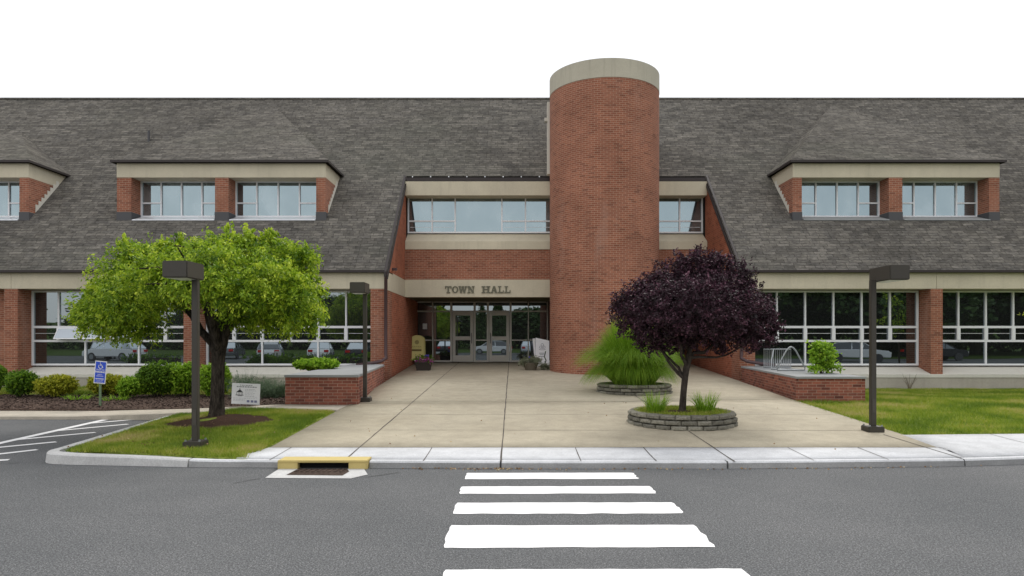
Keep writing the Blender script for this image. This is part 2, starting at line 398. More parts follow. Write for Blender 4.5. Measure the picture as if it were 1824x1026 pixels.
def text_mesh(s, size, bold=0):
    cu = bpy.data.curves.new('lettering', 'FONT'); cu.body = s; cu.size = size; cu.align_x = 'CENTER'; cu.offset = bold; cu.extrude = .0012
    o = bpy.data.objects.new('lettering', cu); COL.objects.link(o); dg = bpy.context.evaluated_depsgraph_get()
    me = bpy.data.meshes.new_from_object(o.evaluated_get(dg)); bpy.data.objects.remove(o); bpy.data.curves.remove(cu); me.materials.clear(); return me

# =================================================================== SETTING
mb = MB(); mb.poly([(-400, -400, 0), (400, -400, 0), (400, 400, 0), (-400, 400, 0)]); tag(mb.build('road', ASPHALT), kind='structure')

KX = [-6.45, -5.7, -4.3, -.15, 2.9, 6.1, 7.2, 14]; KY = [9.50, 9.42, 9.27, 9.17, 9.17, 9.33, 9.5, 10.6]
yk = lambda x: float(np.interp(x, KX, KY))
kh = lambda x: float(np.interp(x, [-6.6, -5, -4.2, 20], [.145, .12, .092, .092]))
INX0, INX1 = -3.14, -1.94        # kerb inlet
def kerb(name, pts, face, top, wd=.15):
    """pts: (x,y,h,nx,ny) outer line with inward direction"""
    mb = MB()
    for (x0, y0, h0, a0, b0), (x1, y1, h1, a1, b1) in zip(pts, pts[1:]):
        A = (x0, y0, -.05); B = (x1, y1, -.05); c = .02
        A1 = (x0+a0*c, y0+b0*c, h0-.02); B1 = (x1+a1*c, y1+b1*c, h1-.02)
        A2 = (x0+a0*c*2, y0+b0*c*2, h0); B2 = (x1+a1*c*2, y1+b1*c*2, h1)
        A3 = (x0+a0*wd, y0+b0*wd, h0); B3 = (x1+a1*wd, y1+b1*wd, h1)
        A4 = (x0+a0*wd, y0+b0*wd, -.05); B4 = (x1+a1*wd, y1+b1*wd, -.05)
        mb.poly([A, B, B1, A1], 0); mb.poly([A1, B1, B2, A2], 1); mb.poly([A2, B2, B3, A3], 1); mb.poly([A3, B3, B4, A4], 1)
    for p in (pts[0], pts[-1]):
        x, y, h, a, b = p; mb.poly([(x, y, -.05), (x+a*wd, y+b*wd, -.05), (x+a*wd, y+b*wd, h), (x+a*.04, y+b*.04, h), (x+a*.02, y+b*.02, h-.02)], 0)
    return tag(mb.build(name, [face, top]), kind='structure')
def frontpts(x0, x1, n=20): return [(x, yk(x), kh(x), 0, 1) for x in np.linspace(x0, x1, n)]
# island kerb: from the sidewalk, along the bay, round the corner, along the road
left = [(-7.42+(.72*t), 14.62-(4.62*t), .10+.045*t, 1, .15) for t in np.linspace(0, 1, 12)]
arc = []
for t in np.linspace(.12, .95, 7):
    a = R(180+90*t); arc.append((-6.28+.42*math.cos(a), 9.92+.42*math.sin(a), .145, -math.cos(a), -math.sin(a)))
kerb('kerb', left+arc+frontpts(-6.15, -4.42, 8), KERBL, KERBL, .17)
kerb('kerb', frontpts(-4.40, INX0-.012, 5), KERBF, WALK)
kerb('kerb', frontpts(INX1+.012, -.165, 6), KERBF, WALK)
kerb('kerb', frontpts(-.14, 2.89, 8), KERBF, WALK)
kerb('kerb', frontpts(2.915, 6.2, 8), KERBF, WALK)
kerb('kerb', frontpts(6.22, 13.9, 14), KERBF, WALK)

# plaza, pale walk
grid_sheet('plaza', [(-3.62, 10.2), (6.45, 10.2)], [(-3.62, 15.2), (6.6, 16.0)], lambda x, y, u, v: plz(y), PAVE, 10, 8, skirt=.12)
grid_sheet('plaza', [(-3.62, 15.2), (6.6, 16.0)], [(-4.1, 29.6), (7.4, 29.6)], lambda x, y, u, v: plz(y), PAVE, 10, 12, skirt=.12)
grid_sheet('sidewalk', [(x, yk(x)+.15) for x in np.linspace(-3.95, 6.3, 24)], [(-3.62, 10.2), (6.45, 10.2)], lambda x, y, u, v: max(plz(y), kh(x))+.0005, WALK, 30, 3, skirt=.12)
grid_sheet('sidewalk', [(x, yk(x)+.15) for x in np.linspace(6.3, 13.9, 12)], [(6.45, 11.28), (14.5, 11.7)], lambda x, y, u, v: max(plz(y), .0925)+.0005, WALK, 16, 4, skirt=.12)
# joints
mb = MB()
def jline(x0, y0, x1, y1, wd, dz=.004):
    n = max(2, int(math.hypot(x1-x0, y1-y0)/.35)); px, py = -(y1-y0), (x1-x0); l = math.hypot(px, py); px, py = px/l, py/l
    P = []
    for i in range(n+1):
        t = i/n; w_ = wd*(.7+.6*random.random()); j = (random.random()-.5)*.008
        x, y = x0+(x1-x0)*t+px*j, y0+(y1-y0)*t+py*j; z = max(plz(y), .0925)+dz; P.append(((x-px*w_/2, y-py*w_/2, z), (x+px*w_/2, y+py*w_/2, z)))
    for a, b in zip(P, P[1:]): mb.poly([a[0], a[1], b[1], b[0]])
for x, xx in ((-2.28, -2.24), (-.15, -.13), (3.0, 3.06)):
    jline(x, yk(x)+.02, xx, 29 if x < 3 else 22.8, .020)
for y in (10.2,): jline(-3.9, y, 6.4, y, .012)
for y in (11.75, 13.6, 15.7, 17.9, 20.3, 22.9, 25.6):
    jline(-3.6 if y < 16 else -3.9, y, 6.4 if y < 16 else 6.7, y+.05*random.uniform(-1, 1), .013, .0045)
for x in (-3.3, -1.2, .93, 1.95, 4.1, 5.15): jline(x, yk(x)+.05, x+.01, 10.19, .012)
jline(6.2, 9.4, 6.15, 11.3, .022); jline(7.9, 9.9, 7.95, 11.5, .012); jline(9.7, 10, 9.8, 11.5, .012)
tag(mb.build('paving_joints', JOINT), kind='structure')

# left walk, beds
SWX = [-30, -9.5, -7.4, -5.0, -3.6]; SWZ = [.03, .05, .125, .28, .262]
swz = lambda x: float(np.interp(x, SWX, SWZ))
grid_sheet('sidewalk', [(-30, 14.85), (-9.5, 14.75), (-7.42, 14.62), (-3.62, 14.08)], [(-30, 16.3), (-9, 15.95), (-5.05, 15.25), (-3.62, 15.2)],
           lambda x, y, u, v: swz(x)+.01, TANWALK, 40, 3, skirt=.2)
def nz(x, y, s=1.3, a=.03): return a*mnoise.noise(Vector((x*s, y*s, 3.1)))
bedz = lambda x, y: float(np.interp(y, [15.3, 16.5, 19.5, 21.9], [swz(x)+.0, max(swz(x), .10)+.03, .17, .14]))
grid_sheet('planting_bed', [(-30, 16.3), (-9, 15.95), (-5.05, 15.25)], [(-30, 19.3), (-5.05, 19.3)], lambda x, y, u, v: bedz(x, y)+nz(x, y, 2.5, .04)*(1 if v > .05 else 0), MULCH, 90, 14, skirt=.2)
grid_sheet('lawn', [(-30, 19.3), (-5.05, 19.3)], [(-30, 21.92), (-4.2, 21.92)], lambda x, y, u, v: bedz(x, y)+nz(x, y), TURF, 40, 8, skirt=.2)
islz = lambda x, y: float(np.interp(x, [-6.7, -5.6, -3.7], [.13, max(.15, plz(y))+.01, plz(y)-.004]))+.03*max(0, 1-((x+5.6)**2+(y-12.9)**2)/2.5)
grid_sheet('lawn', [(-6.2, 9.92), (-5.7, 9.61), (-4.42, 9.44), (-3.64, 9.36)], [(-7.2, 14.56), (-3.64, 14.07)], lambda x, y, u, v: islz(x, y)+nz(x, y, 1.3, .015)*math.sin(math.pi*u), TURF, 40, 40, skirt=.1)
grid_sheet('lawn', [(-6.45, 10.2), (-6.2, 9.93)], [(-7.2, 14.5), (-7.1, 14.52)], lambda x, y, u, v: .135, TURF, 4, 10, skirt=.1)
rlz = lambda x, y: float(np.interp(y, [11.3, 16, 21.9], [.145, .27, .11]))
def rl_front(x): return 11.28+.05*(x-6.45)
grid_sheet('lawn', [(6.46, 11.29), (14.5, 11.71), (30, 12)], [(6.66, 21.92), (30, 21.92)], lambda x, y, u, v: rlz(x, y)-(.03 if u < .02 else 0)+nz(x, y, 1.3, .025)*min(1, u*20)*min(1, v*12), TURF, 70, 40, skirt=.15)

# grass blades
def grass(name, n, xr, yr, zf, ok, H=(.035, .08), wd=.009, dens=None):
    x = rng.uniform(*xr, n); y = rng.uniform(*yr, n)
    k = np.array([ok(a, b) for a, b in zip(x, y)]); x, y = x[k], y[k]
    z = np.array([zf(a, b) for a, b in zip(x, y)])-.005
    P = np.stack([x, y, z], 1); h = rng.uniform(H[0], H[1], len(x))
    pn = np.array([mnoise.noise(Vector((a*.9, b*.9, 0)))+.5*mnoise.noise(Vector((a*3, b*3, 5))) for a, b in zip(x, y)])
    tone = np.clip(.45+pn*.85+rng.normal(size=len(x))*.17, 0, 1)
    o = np_quads(name, blades(P, h, .7, wd), tone, GRASSM, k=3); tag(o, kind='stuff'); return o
TREE = (-5.75, 13.3)
def ok_isl(x, y):
    if y < yk(x)+.16+.05*random.random() or y > 14.05+(-3.62-x)*.14: return False
    if x < -6.72-(y-9.9)*.15+.30+.06*random.random() : return False
    if x < -6.1 and y < 9.9 and (x+6.28)**2+(y-9.92)**2 > .2**2 and x < -6.28: return False
    if x > -3.66-.25*max(0, mnoise.noise(Vector((x, y*2, 0)))): return False
    return ((x+5.4)/.95)**2+((y-12.55)/.8)**2 > 1+.35*mnoise.noise(Vector((x*3, y*3, 0)))
grass('grass', 120000, (-7.3, -3.6), (9.4, 14.7), lambda x, y: islz(x, y), ok_isl)
def ok_r(x, y):
    if x < 6.46 or y < rl_front(x)+.02: return False
    if x < 8.4 and y > 15.95: return False
    return x < y*.80+.8 and (x > 6.55 or random.random() < .5)
grass('grass', 190000, (6.45, 18.5), (11.3, 21.9), lambda x, y: rlz(x, y)+nz(x, y, 1.3, .02), ok_r, (.04, .09), .012)
grass('grass', 60000, (-17.5, -5.1), (19.2, 21.9), lambda x, y: bedz(x, y), lambda x, y: (y > 19.3+.5*mnoise.noise(Vector((x, y, 0)))), (.06, .14), .014)
# mulch ring round the tree
mb = MB(); N = 40
ring = []
for k in range(N):
    a = 2*math.pi*k/N; rr = 1+.12*mnoise.noise(Vector((math.cos(a)*2, math.sin(a)*2, 1)))
    x, y = -5.4+1.0*rr*math.cos(a), 12.55+.85*rr*math.sin(a); ring.append((x, y, islz(x, y)+.008))
c = (-5.4, 12.7, islz(-5.4, 12.7)+.02)
for k in range(N): mb.poly([c, ring[k], ring[(k+1) % N]], 0, None, True)
tag(mb.build('tree_mulch', MULCHD), kind='structure')

# crosswalk bars (traced on the road plane)
mb = MB()
bars = [(8.87, 8.48, -.576, 1.56), (8.06, 7.68, -.585, 1.62), (7.26, 6.80, -.58, 1.70), (6.38, 5.70, -.565, 1.70), (5.16, 4.55, -.50, 1.74), (4.2, 3.6, -.5, 1.85), (3.2, 2.6, -.5, 1.9)]
for y1, y0, xa, xb in bars:
    n = 40; top = []; bot = []
    for i in range(n+1):
        t = i/n; x = xa+(xb-xa)*t
        top.append((x, y1+.012*mnoise.noise(Vector((x*6, y1, 0)))+.02*t, .004)); bot.append((x+.02*mnoise.noise(Vector((x*3, y0, 7))), y0+.02*mnoise.noise(Vector((x*5, y0, 4)))+.02*t, .004))
    le = [(xa-.012+.02*mnoise.noise(Vector((s*9, y1, 2))), y1+(y0-y1)*s, .004) for s in np.linspace(.1, .9, 7)]
    re = [(xb+.015+.03*mnoise.noise(Vector((s*5, y1, 9))), y1+(y0-y1)*s+.02, .004) for s in np.linspace(.9, .1, 7)]
    mb.poly(top[::-1]+le+bot+re)
tag(mb.build('crosswalk_markings', WPAINT), kind='structure')
# bay lines
mb = MB()
def gl(px, py): Y = CAMH*F/(py-603); return X(px, Y), Y
def pline(a, b, wd=.15):
    (x0, y0), (x1, y1) = a, b; l = math.hypot(x1-x0, y1-y0); px, py = -(y1-y0)/l*wd/2, (x1-x0)/l*wd/2
    pline.z += .0003; z = .004+pline.z
    mb.poly([(x0-px, y0-py, z), (x1-px, y1-py, z), (x1+px, y1+py, z), (x0+px, y0+py, z)])
pline.z = 0
a, b = gl(-60, 803), gl(203, 744.3); pline(a, b)
for p, q in (((24, 784), (170, 770.5)), ((92, 768.5), (228, 755.8)), ((153, 755), (268, 745)), ((-30, 800), (100, 787.5)), ((-30, 812.5), (66, 801.5)), ((-30, 822), (16, 819.5))):
    pline(gl(*p), gl(*q), .125)
tag(mb.build('parking_lines', WPAINT2), kind='structure')
# sealed cracks
mb = MB()
def crack(pts, wd):
    P = []
    for (a, b) in zip(pts, pts[1:]):
        for t in np.linspace(0, 1, 8)[:-1]: P.append((a[0]+(b[0]-a[0])*t+random.uniform(-.01, .01), a[1]+(b[1]-a[1])*t+random.uniform(-.012, .012)))
    for a, b in zip(P, P[1:]):
        w1 = wd*random.uniform(.6, 1.2); mb.poly([(a[0], a[1]-w1/2, .003), (b[0], b[1]-w1/2, .003), (b[0], b[1]+w1/2, .003), (a[0], a[1]+w1/2, .003)])
crack([gl(418, 861), gl(470, 851)], .03); crack([gl(650, 851), gl(720, 840)], .03)
crack([gl(0, 826), gl(42, 824)], .02)
tag(mb.build('road_cracks', SEAL), kind='structure')

# kerb inlet (yellow) with apron
ie = empty('storm_drain', ((INX0+INX1)/2, 9.2, 0), 'yellow painted concrete storm drain inlet set in the kerb', 'storm drain')
mb = MB(); y0 = 9.14; h = .118
for x0, x1 in ((INX0, -2.87), (-2.19, INX1)): mb.box(x0, x1, y0, y0+.2, -.04, h-.0325)
mb.box(INX0, INX1, y0-.002, y0+.30, h-.032, h)
mb.build('yellow_surround', YPAINT, ie, bevel=.006)
mb = MB(); mb.box(-2.869, -2.191, y0+.10, y0+.28, -.03, h-.033); mb.build('inlet_opening', DARKV, ie)
mb = MB(); pts = [(gl(472, 852)), (gl(625, 853)), (gl(655, 846)), (-1.98, y0-.003), (INX0+.02, y0-.003)]
mb.poly([(x, y, .006) for x, y in pts]); mb.build('concrete_apron', KERBL, ie)
mb = MB(); pts = [gl(510, 847), gl(610, 848), gl(622, 841), (-2.2, y0-.02), (-2.86, y0-.02)]
mb.poly([(x, y, .0095) for x, y in pts])
for k in range(9):
    x = -2.84+k*.073; mb.box(x, x+.03, y0-.24, y0-.03, .009, .016)
mb.build('iron_grate', RUST, ie)

# leaf litter
n = 900; xs = np.r_[rng.uniform(-1.5, 6.5, 500), rng.uniform(-6.8, -3.7, 160), rng.uniform(-3, 6, 240)]
ys = np.r_[[yk(x)-abs(rng.normal())*.06-.01 for x in xs[:500]], rng.uniform(9.8, 14, 160), rng.uniform(10, 17, 240)]
zs = np.r_[np.full(500, .012), [islz(a, b)+.05 for a, b in zip(xs[500:660], ys[500:660])], plz(ys[660:])+.012]
keep = np.r_[rng.random(500) < np.clip(np.interp(xs[:500], [-1.2, -.3, .3, 1, 2.5, 6], [.7, 1, .8, .35, .3, .1]), 0, 1), rng.random(160) < .5, rng.random(240) < .35]
Pn = np.stack([xs, ys, zs], 1)[keep]; D = unit(rng.normal(size=Pn.shape)*np.array([1, 1, .2]))
tag(np_quads('leaf_litter', leaf_quads(Pn, D, .035, .022), rng.random(len(Pn)), LITTER), kind='stuff')

n = 9000; cx_ = rng.uniform(-17, -5.2, n); cy_ = rng.uniform(15.4, 19.2, n)
kp = np.array([b > np.interp(a, [-30, -9, -5.05], [16.35, 16.0, 15.3]) for a, b in zip(cx_, cy_)]); cx_, cy_ = cx_[kp], cy_[kp]
Pn = np.stack([cx_, cy_, [bedz(a, b)+nz(a, b, 2.5, .04)+.012 for a, b in zip(cx_, cy_)]], 1)
tag(np_quads('bark_chips', leaf_quads(Pn, unit(rng.normal(size=Pn.shape)*np.array([1, 1, .3])), .06, .025), rng.random(len(Pn)), leaf_mat('chip', [(0, (.02, .013, .01)), (.7, (.08, .052, .04)), (1, (.2, .14, .11))], .0, .9)), kind='stuff')

# =================================================================== BUILDING
YF, YW, YR, YU, YD = 21.9, 22.6, 25.5, 26.1, 28.9
XL, XR = -4.0, 7.3
LX, RX = -34.0, 34.0
hall = empty('town_hall', (0, YF, .1), 'long red brick town hall with steep grey shingle roof, dormers and round tower', 'building')
roofz = lambda Y: 3.93+(Y-21.8)
RIDGE = 30.2
DZ0, DZB, DZT = 5.87, 7.35, 7.84
YDm, YDw = 23.74, 24.4
DORM = [(-24.4, -16.8, (-20.2, 28.1)), (-13.74, -6.48, (-10.35, 29.75)), (9.76, 16.95, (13.9, 29.75)), (20.4, 27.6, (24.0, 29.75))]
# main roof with openings
mb = MB()
xb = sorted({LX, RX, XL+.02, XR-.02, *[d[0] for d in DORM], *[d[1] for d in DORM]}); yb = [21.8, YDm, 25.55, 25.74, RIDGE]
for i in range(len(xb)-1):
    for j in range(len(yb)-1):
        xm, ym = (xb[i]+xb[i+1])/2, (yb[j]+yb[j+1])/2
        if XL < xm < XR and ym < 25.74: continue
        if any(d[0] < xm < d[1] for d in DORM) and YDm < ym < 25.5: continue
        a, b, c, d_ = (xb[i], yb[j]), (xb[i+1], yb[j]), (xb[i+1], yb[j+1]), (xb[i], yb[j+1])
        mb.poly([(p[0], p[1], roofz(p[1])) for p in (a, b, c, d_)])
mb.poly([(RX, 39, roofz(21.8)), (LX, 39, roofz(21.8)), (LX, RIDGE, roofz(RIDGE)), (RX, RIDGE, roofz(RIDGE))])
mb.tube([(LX, RIDGE, roofz(RIDGE)+.01), (RX, RIDGE, roofz(RIDGE)+.01)], .07, 8)
roof = mb.build('main_roof', SHINGLE, hall)
mb = MB()
for x0, x1 in ((LX, XL-.06), (XR+.06, RX)):
    mb.box(x0, x1, 21.74, 21.86, 3.86, 3.935)
mb.box(XL-.02, XR+.02, 25.62, 25.76, 7.66, 7.80)
for s, x in ((-1, XL), (1, XR)):     # verge trims
    xa, xc = (x-.075, x-.0) if s < 0 else (x, x+.075)
    for (o1, o2, z1, z2) in ((0, 0, -.14, .035),):
        mb.hexa([(xa, 21.72, roofz(21.72)+z1), (xc, 21.72, roofz(21.72)+z1), (xc, 25.74, roofz(25.74)+z1), (xa, 25.74, roofz(25.74)+z1),
                 (xa, 21.72, roofz(21.72)+z2), (xc, 21.72, roofz(21.72)+z2), (xc, 25.74, roofz(25.74)+z2), (xa, 25.74, roofz(25.74)+z2)])
    xa, xc = (x+.003, x+.05) if s < 0 else (x-.05, x-.003)
    mb.hexa([(xa, 21.75, roofz(21.75)-.24), (xc, 21.75, roofz(21.75)-.24), (xc, 25.66, roofz(25.66)-.24), (xa, 25.66, roofz(25.66)-.24),
             (xa, 21.75, roofz(21.75)-.10), (xc, 21.75, roofz(21.75)-.10), (xc, 25.66, roofz(25.66)-.10), (xa, 25.66, roofz(25.66)-.10)])
mb.build('roof_edge_trim', TRIM, roof)
for k in range(8): mb = MB(); x = -3.75+k*.68; mb.box(x, x+.035, 25.6, 25.66, 7.801, 7.84); mb.build('gutter_clip', FLASH, roof)
mb = MB(); Y = 27.6; mb.cyl(X(265, Y), Y, roofz(Y)-.1, roofz(Y)+.42, .045, 10); mb.build('vent_pipe', FLASHD, roof)

# walls behind (dark, closes the volume)
mb = MB(); mb.box(LX+.01, XL-.35, YW+.12, 39, -.1, 3.85); mb.build('inner_wall', BRICK, hall)
mb = MB(); mb.box(XR+.35, RX-.01, YW+.12, 39, -.1, 3.85); mb.build('inner_wall', BRICK, hall)
for x in (LX, RX):
    mb = MB(); mb.prism([(21.9, -.1), (39, -.1), (39, 3.85), (RIDGE, roofz(RIDGE)-.1), (21.9, 3.85)], 'x', x-.01, x+.01); mb.build('gable_wall', BRICK, hall)
# front beams
for segs in ([LX, -22.2, -16.07, -10.33, XL], [XR, 13.62, 19.5, 25.4, RX]):
    for x0, x1 in zip(segs, segs[1:]):
        mb = MB(); mb.box(x0+.006, x1-.006, YF, YW+.3, 3.35, 3.86); mb.build('concrete_beam', CONC, hall)
# base: sloped sill + vertical
for x0, x1 in ((LX, XL-.54), (XR+.5, RX)):
    mbs, mbb = MB(), MB()
    mbs.prism([(YF-.02, .60), (YW+.1, .84), (YW+.1, .5), (YF-.02, .5)], 'x', x0, x1)
    mbb.box(x0, x1, YF, YW+.1, -.1, .499)
    mbs.build('window_sill', CONCL, hall); mbb.build('concrete_base', CONCD, hall)
# brick piers
piers = [(-28.0, -27.58), (-22.15, -21.73), (-16.29, -15.86), (-10.54, -10.12), (-4.54, XL), (XR, XR+.5), (13.44, 13.82), (19.3, 19.7), (25.2, 25.6)]
for x0, x1 in piers:
    mb = MB(); mb.box(x0, x1, YF+.004, YW+.1, .52 if x0 not in (-4.54, XR) else -.1, 3.349); mb.build('brick_pier', BRICK, hall)
mb = MB(); mb.box(-17.6, -16.29, YF+.4, YW+.1, .83, 3.348); mb.build('brick_panel', BRICK, hall)

# windows
def window(parent, x0, x1, z0, z1, Y, vb, hb, glass, fr=.05, frame=FRAME, lines=(), extra=()):
    mb = MB(); d = .07
    mb.box(x0, x0+fr, Y-d, Y, z0, z1); mb.box(x1-fr, x1, Y-d, Y, z0, z1)
    mb.box(x0+fr, x1-fr, Y-d+.003, Y, z0, z0+fr*1.1); mb.box(x0+fr, x1-fr, Y-d+.003, Y, z1-fr, z1)
    for x, a, b, w_ in vb: mb.box(x-w_/2, x+w_/2, Y-d+.006, Y, a, b)
    for z, a, b, w_ in hb: mb.box(a, b, Y-d+.012, Y, z-w_/2, z+w_/2)
    for z, a, b in lines: mb.box(a, b, Y-.018, Y, z-.006, z+.006)
    for x, a, b, ww in extra: mb.box(x-ww/2, x+ww/2, Y-.076, Y-.02, a+.037, b-.039)
    w_ = mb.build('window', frame, parent)
    mb = MB(); mb.box(x0+.01, x1-.01, Y-.012, Y+.01, z0+.01, z1-.01); mb.build('window_glass', glass, w_)
    return w_
def low_window(x0, x1, n=6):
    Y = YW; z0, z1 = .86, 3.33; st = (x1-x0)/n; h1, h2 = 1.67, 2.13
    vb = [(x0+st*i, h1 if i % 2 else z0+.06, z1-.05, .05) for i in range(1, n)]
    ex = [(x0+st*i, h1, h2, .11) for i in range(1, n)]
    hb = [(h1, x0+.05, x1-.05, .07), (h2, x0+.05, x1-.05, .075)]
    lines = [((h1+h2)/2+.02, x0+st*i+.08, x0+st*(i+1)-.08) for i in range(n)]
    return window(hall, x0, x1, z0, z1, Y, vb, hb, GLASS, .055, FRAME, lines, ex), ex, (h1, h2)
bays = [(-21.7, -17.62), (-15.86, -10.56), (-10.1, -4.56), (XR+.52, 13.42), (13.84, 19.28), (19.72, 25.18)]
for x0, x1 in bays:
    wn, mull, (h1, h2) = low_window(x0, x1)
    if abs(x0+15.86) < .01:      # three hoppers of the left bay stand open
        st = (x1-x0)/6
        for i in (1, 2, 3):
            mb = MB(); a, b = x0+st*i+(.0 if i == 1 else .06), x0+st*(i+1)-.03
            zt, zb, yt, yb_ = h2-.02, h1+.06, YW-.09, YW-.33
            mb.hexa([(a, yb_, zb), (b, yb_, zb), (b, yb_+.03, zb), (a, yb_+.03, zb), (a, yt, zt), (b, yt, zt), (b, yt+.03, zt), (a, yt+.03, zt)])
            sash = mb.build('open_sash', FRAME, wn)
            mb = MB(); dy = (yt-yb_)/(zt-zb)
            za, zc = zb+.035, zt-.035
            ya, yc = yb_+dy*.035-.004, yt-dy*.035-.004
            mb.poly([(a+.035, ya, za), (b-.035, ya, za), (b-.035, yc, zc), (a+.035, yc, zc)]); mb.build('sash_glass', glass_mat('sash_glass', (.35, .4, .46), (.9, .95, 1), .12) if 'sash_glass' not in bpy.data.materials else bpy.data.materials['sash_glass'], wn)  # pale blue base puts the sky's reflection into the glass colour

# recess: side walls
for s, x in ((-1, XL), (1, XR)):
    mb = MB()
    xa, xc = (x-.5, x) if s < 0 else (x, x+.5)
    mb.box(xa, xc, YW+.1 if False else YF+.6 if False else YW+.101, YD+.4, -.1, 3.30)                         # below the band
    mb.prism([(YF+.05, 3.93), (YR+.3, 3.93), (YR+.3, roofz(YR+.3)-.16), (YF+.05, roofz(YF+.05)-.16)], 'x', xa, xc)
    mb.build('recess_side_wall', BRICKB, hall)
for s, x in ((-1, XL), (1, XR)):
    mb = MB()
    xa, xc = (x-.48, x+.012) if s < 0 else (x-.012, x+.48)
    mb.box(xa, xc, YF+.002 if False else YW+.31, YR, 3.302, 3.928)
    xa, xc = (x-.004, x+.012) if s < 0 else (x-.012, x+.004)
    mb.box(xa, xc, YF+.012, YW+.309, 3.302, 3.88)
    mb.build('side_band', CONC, hall)
# recess front: beam, spandrel, sill, fascia
mb = MB(); mb.box(XL+.012, XR-.012, YR, YR+.35, 3.30, 3.95); mb.build('entrance_beam', CONC, hall)
mb = MB(); mb.box(XL+.002, XR-.002, YR+.02, YR+.4, 3.951, 5.08); mb.build('brick_spandrel', BRICK, hall)
mb = MB(); mb.prism([(YR-.01, 5.082), (YR+.62, 5.082), (YR+.62, 5.75), (YU, 5.74), (YR-.01, 5.38)], 'x', XL+.012, XR-.012); mb.build('concrete_sill', CONC, hall)
mb = MB(); mb.box(XL+.012, XR-.012, YR-.0, YR+.6, 7.10, 7.62); mb.build('concrete_fascia', CONC, hall)
mb = MB(); mb.box(XL+.01, XR-.01, YR+.35, YD+.3, 3.32, 3.45); mb.build('entrance_soffit', mat('soffit_olive', (.10, .085, .04), .9), hall)
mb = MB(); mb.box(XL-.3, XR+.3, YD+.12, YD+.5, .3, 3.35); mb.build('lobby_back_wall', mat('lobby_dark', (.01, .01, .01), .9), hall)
def up_window(x0, x1, big):
    z0, z1 = 5.77, 7.19; h = 6.23
    if big:
        xs = [X(p, YU) for p in (770, 811, 894, 936)]
        vb = [(x, z0+.06, z1-.05, .05) for x in xs]; hb = [(h, x0+.05, xs[1]-.02, .05), (h, xs[2]+.02, x1-.05, .05)]
        ln = [(6.0, x0+.1, xs[1]-.1), (6.0, xs[2]+.1, x1-.1)]
    else:
        xs = [X(1210, YU)]; vb = [(xs[0], z0+.06, z1-.05, .05)]; hb = [(h, x0+.05, x1-.05, .05)]; ln = [(6.0, x0+.1, x1-.1)]
    return window(hall, x0, x1, z0, z1, YU, vb, hb, GLASSU, .05, FRAME, ln)
up_window(XL+.02, 1.9, True); up_window(4.6, XR-.02, False)
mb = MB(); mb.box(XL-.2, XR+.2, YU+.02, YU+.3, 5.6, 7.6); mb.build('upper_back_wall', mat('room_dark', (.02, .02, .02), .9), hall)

# TOWN HALL slab letters
def letter(ch, x, z, wd, h, Y, name='sign_letter'):
    mb = MB(); t = .075; s = .045; d = [0]
    def bx(a, b, c, e):
        d[0] += .002; mb.box(x+a*wd, x+b*wd, Y-.03-d[0], Y, z+c*h, z+e*h)
    def st(p, q, w_):
        d[0] += .002; (ax, az), (bx_, bz) = p, q
        mb.prism([(x+ax*wd-w_/2, z+az*h), (x+ax*wd+w_/2, z+az*h), (x+bx_*wd+w_/2, z+bz*h), (x+bx_*wd-w_/2, z+bz*h)], 'y', Y-.03-d[0], Y)
    f = .17
    if ch == 'T': bx(0, 1, 1-f, 1); bx(.38, .62, 0, 1-f); bx(.22, .78, 0, f*.8); bx(0, .13, .62, 1-f); bx(.87, 1, .62, 1-f)
    if ch == 'L': bx(.18, .42, 0, 1); bx(.02, .6, 1-f*.8, 1); bx(.02, 1, 0, f); bx(.86, 1, f, .42)
    if ch == 'H':
        bx(.12, .34, 0, 1); bx(.66, .88, 0, 1); bx(.34, .66, .43, .58)
        for a in (0, .54):
            bx(a, a+.46, 0, f*.8); bx(a, a+.46, 1-f*.8, 1)
    if ch == 'A': st((.18, 0), (.46, 1), .05); st((.80, 0), (.52, 1), .075); bx(.28, .7, .28, .42); bx(0, .38, 0, f*.8); bx(.6, 1, 0, f*.8)
    if ch == 'N':
        bx(.14, .28, 0, 1); bx(.74, .88, 0, 1); st((.78, 0), (.24, 1), .08); bx(0, .42, 0, f*.8); bx(0, .3, 1-f*.8, 1); bx(.6, 1, 1-f*.8, 1)
    if ch == 'W':
        st((.28, 0), (.12, 1), .06); st((.30, 0), (.48, .9), .05); st((.68, 0), (.52, .9), .06); st((.70, 0), (.88, 1), .05)
        bx(0, .3, 1-f*.8, 1); bx(.36, .64, 1-f*.8, 1); bx(.72, 1, 1-f*.8, 1)
    if ch == 'O':
        n = 24
        for i in range(n):
            a, b = 2*math.pi*i/n, 2*math.pi*(i+1)/n
            P = lambda r1, r2, q: (x+wd*.5+wd*r1*math.cos(q), z+h*.5+h*r2*math.sin(q))
            mb.prism([P(.48, .52, a), P(.48, .52, b), P(.25, .36, b), P(.25, .36, a)], 'y', Y-.032, Y)
    return mb.build(name, LETTER, hall)
for ch, p0, p1 in (('T', 792.8, 804.4), ('O', 805.2, 816.6), ('W', 816.8, 831.8), ('N', 832.6, 845.4), ('H', 857.8, 873.4), ('A', 874.0, 886.0), ('L', 886.8, 897.2), ('L', 898.4, 909.2)):
    o = letter(ch, X(p0, YR), 3.45, X(p1, YR)-X(p0, YR), .255, YR)

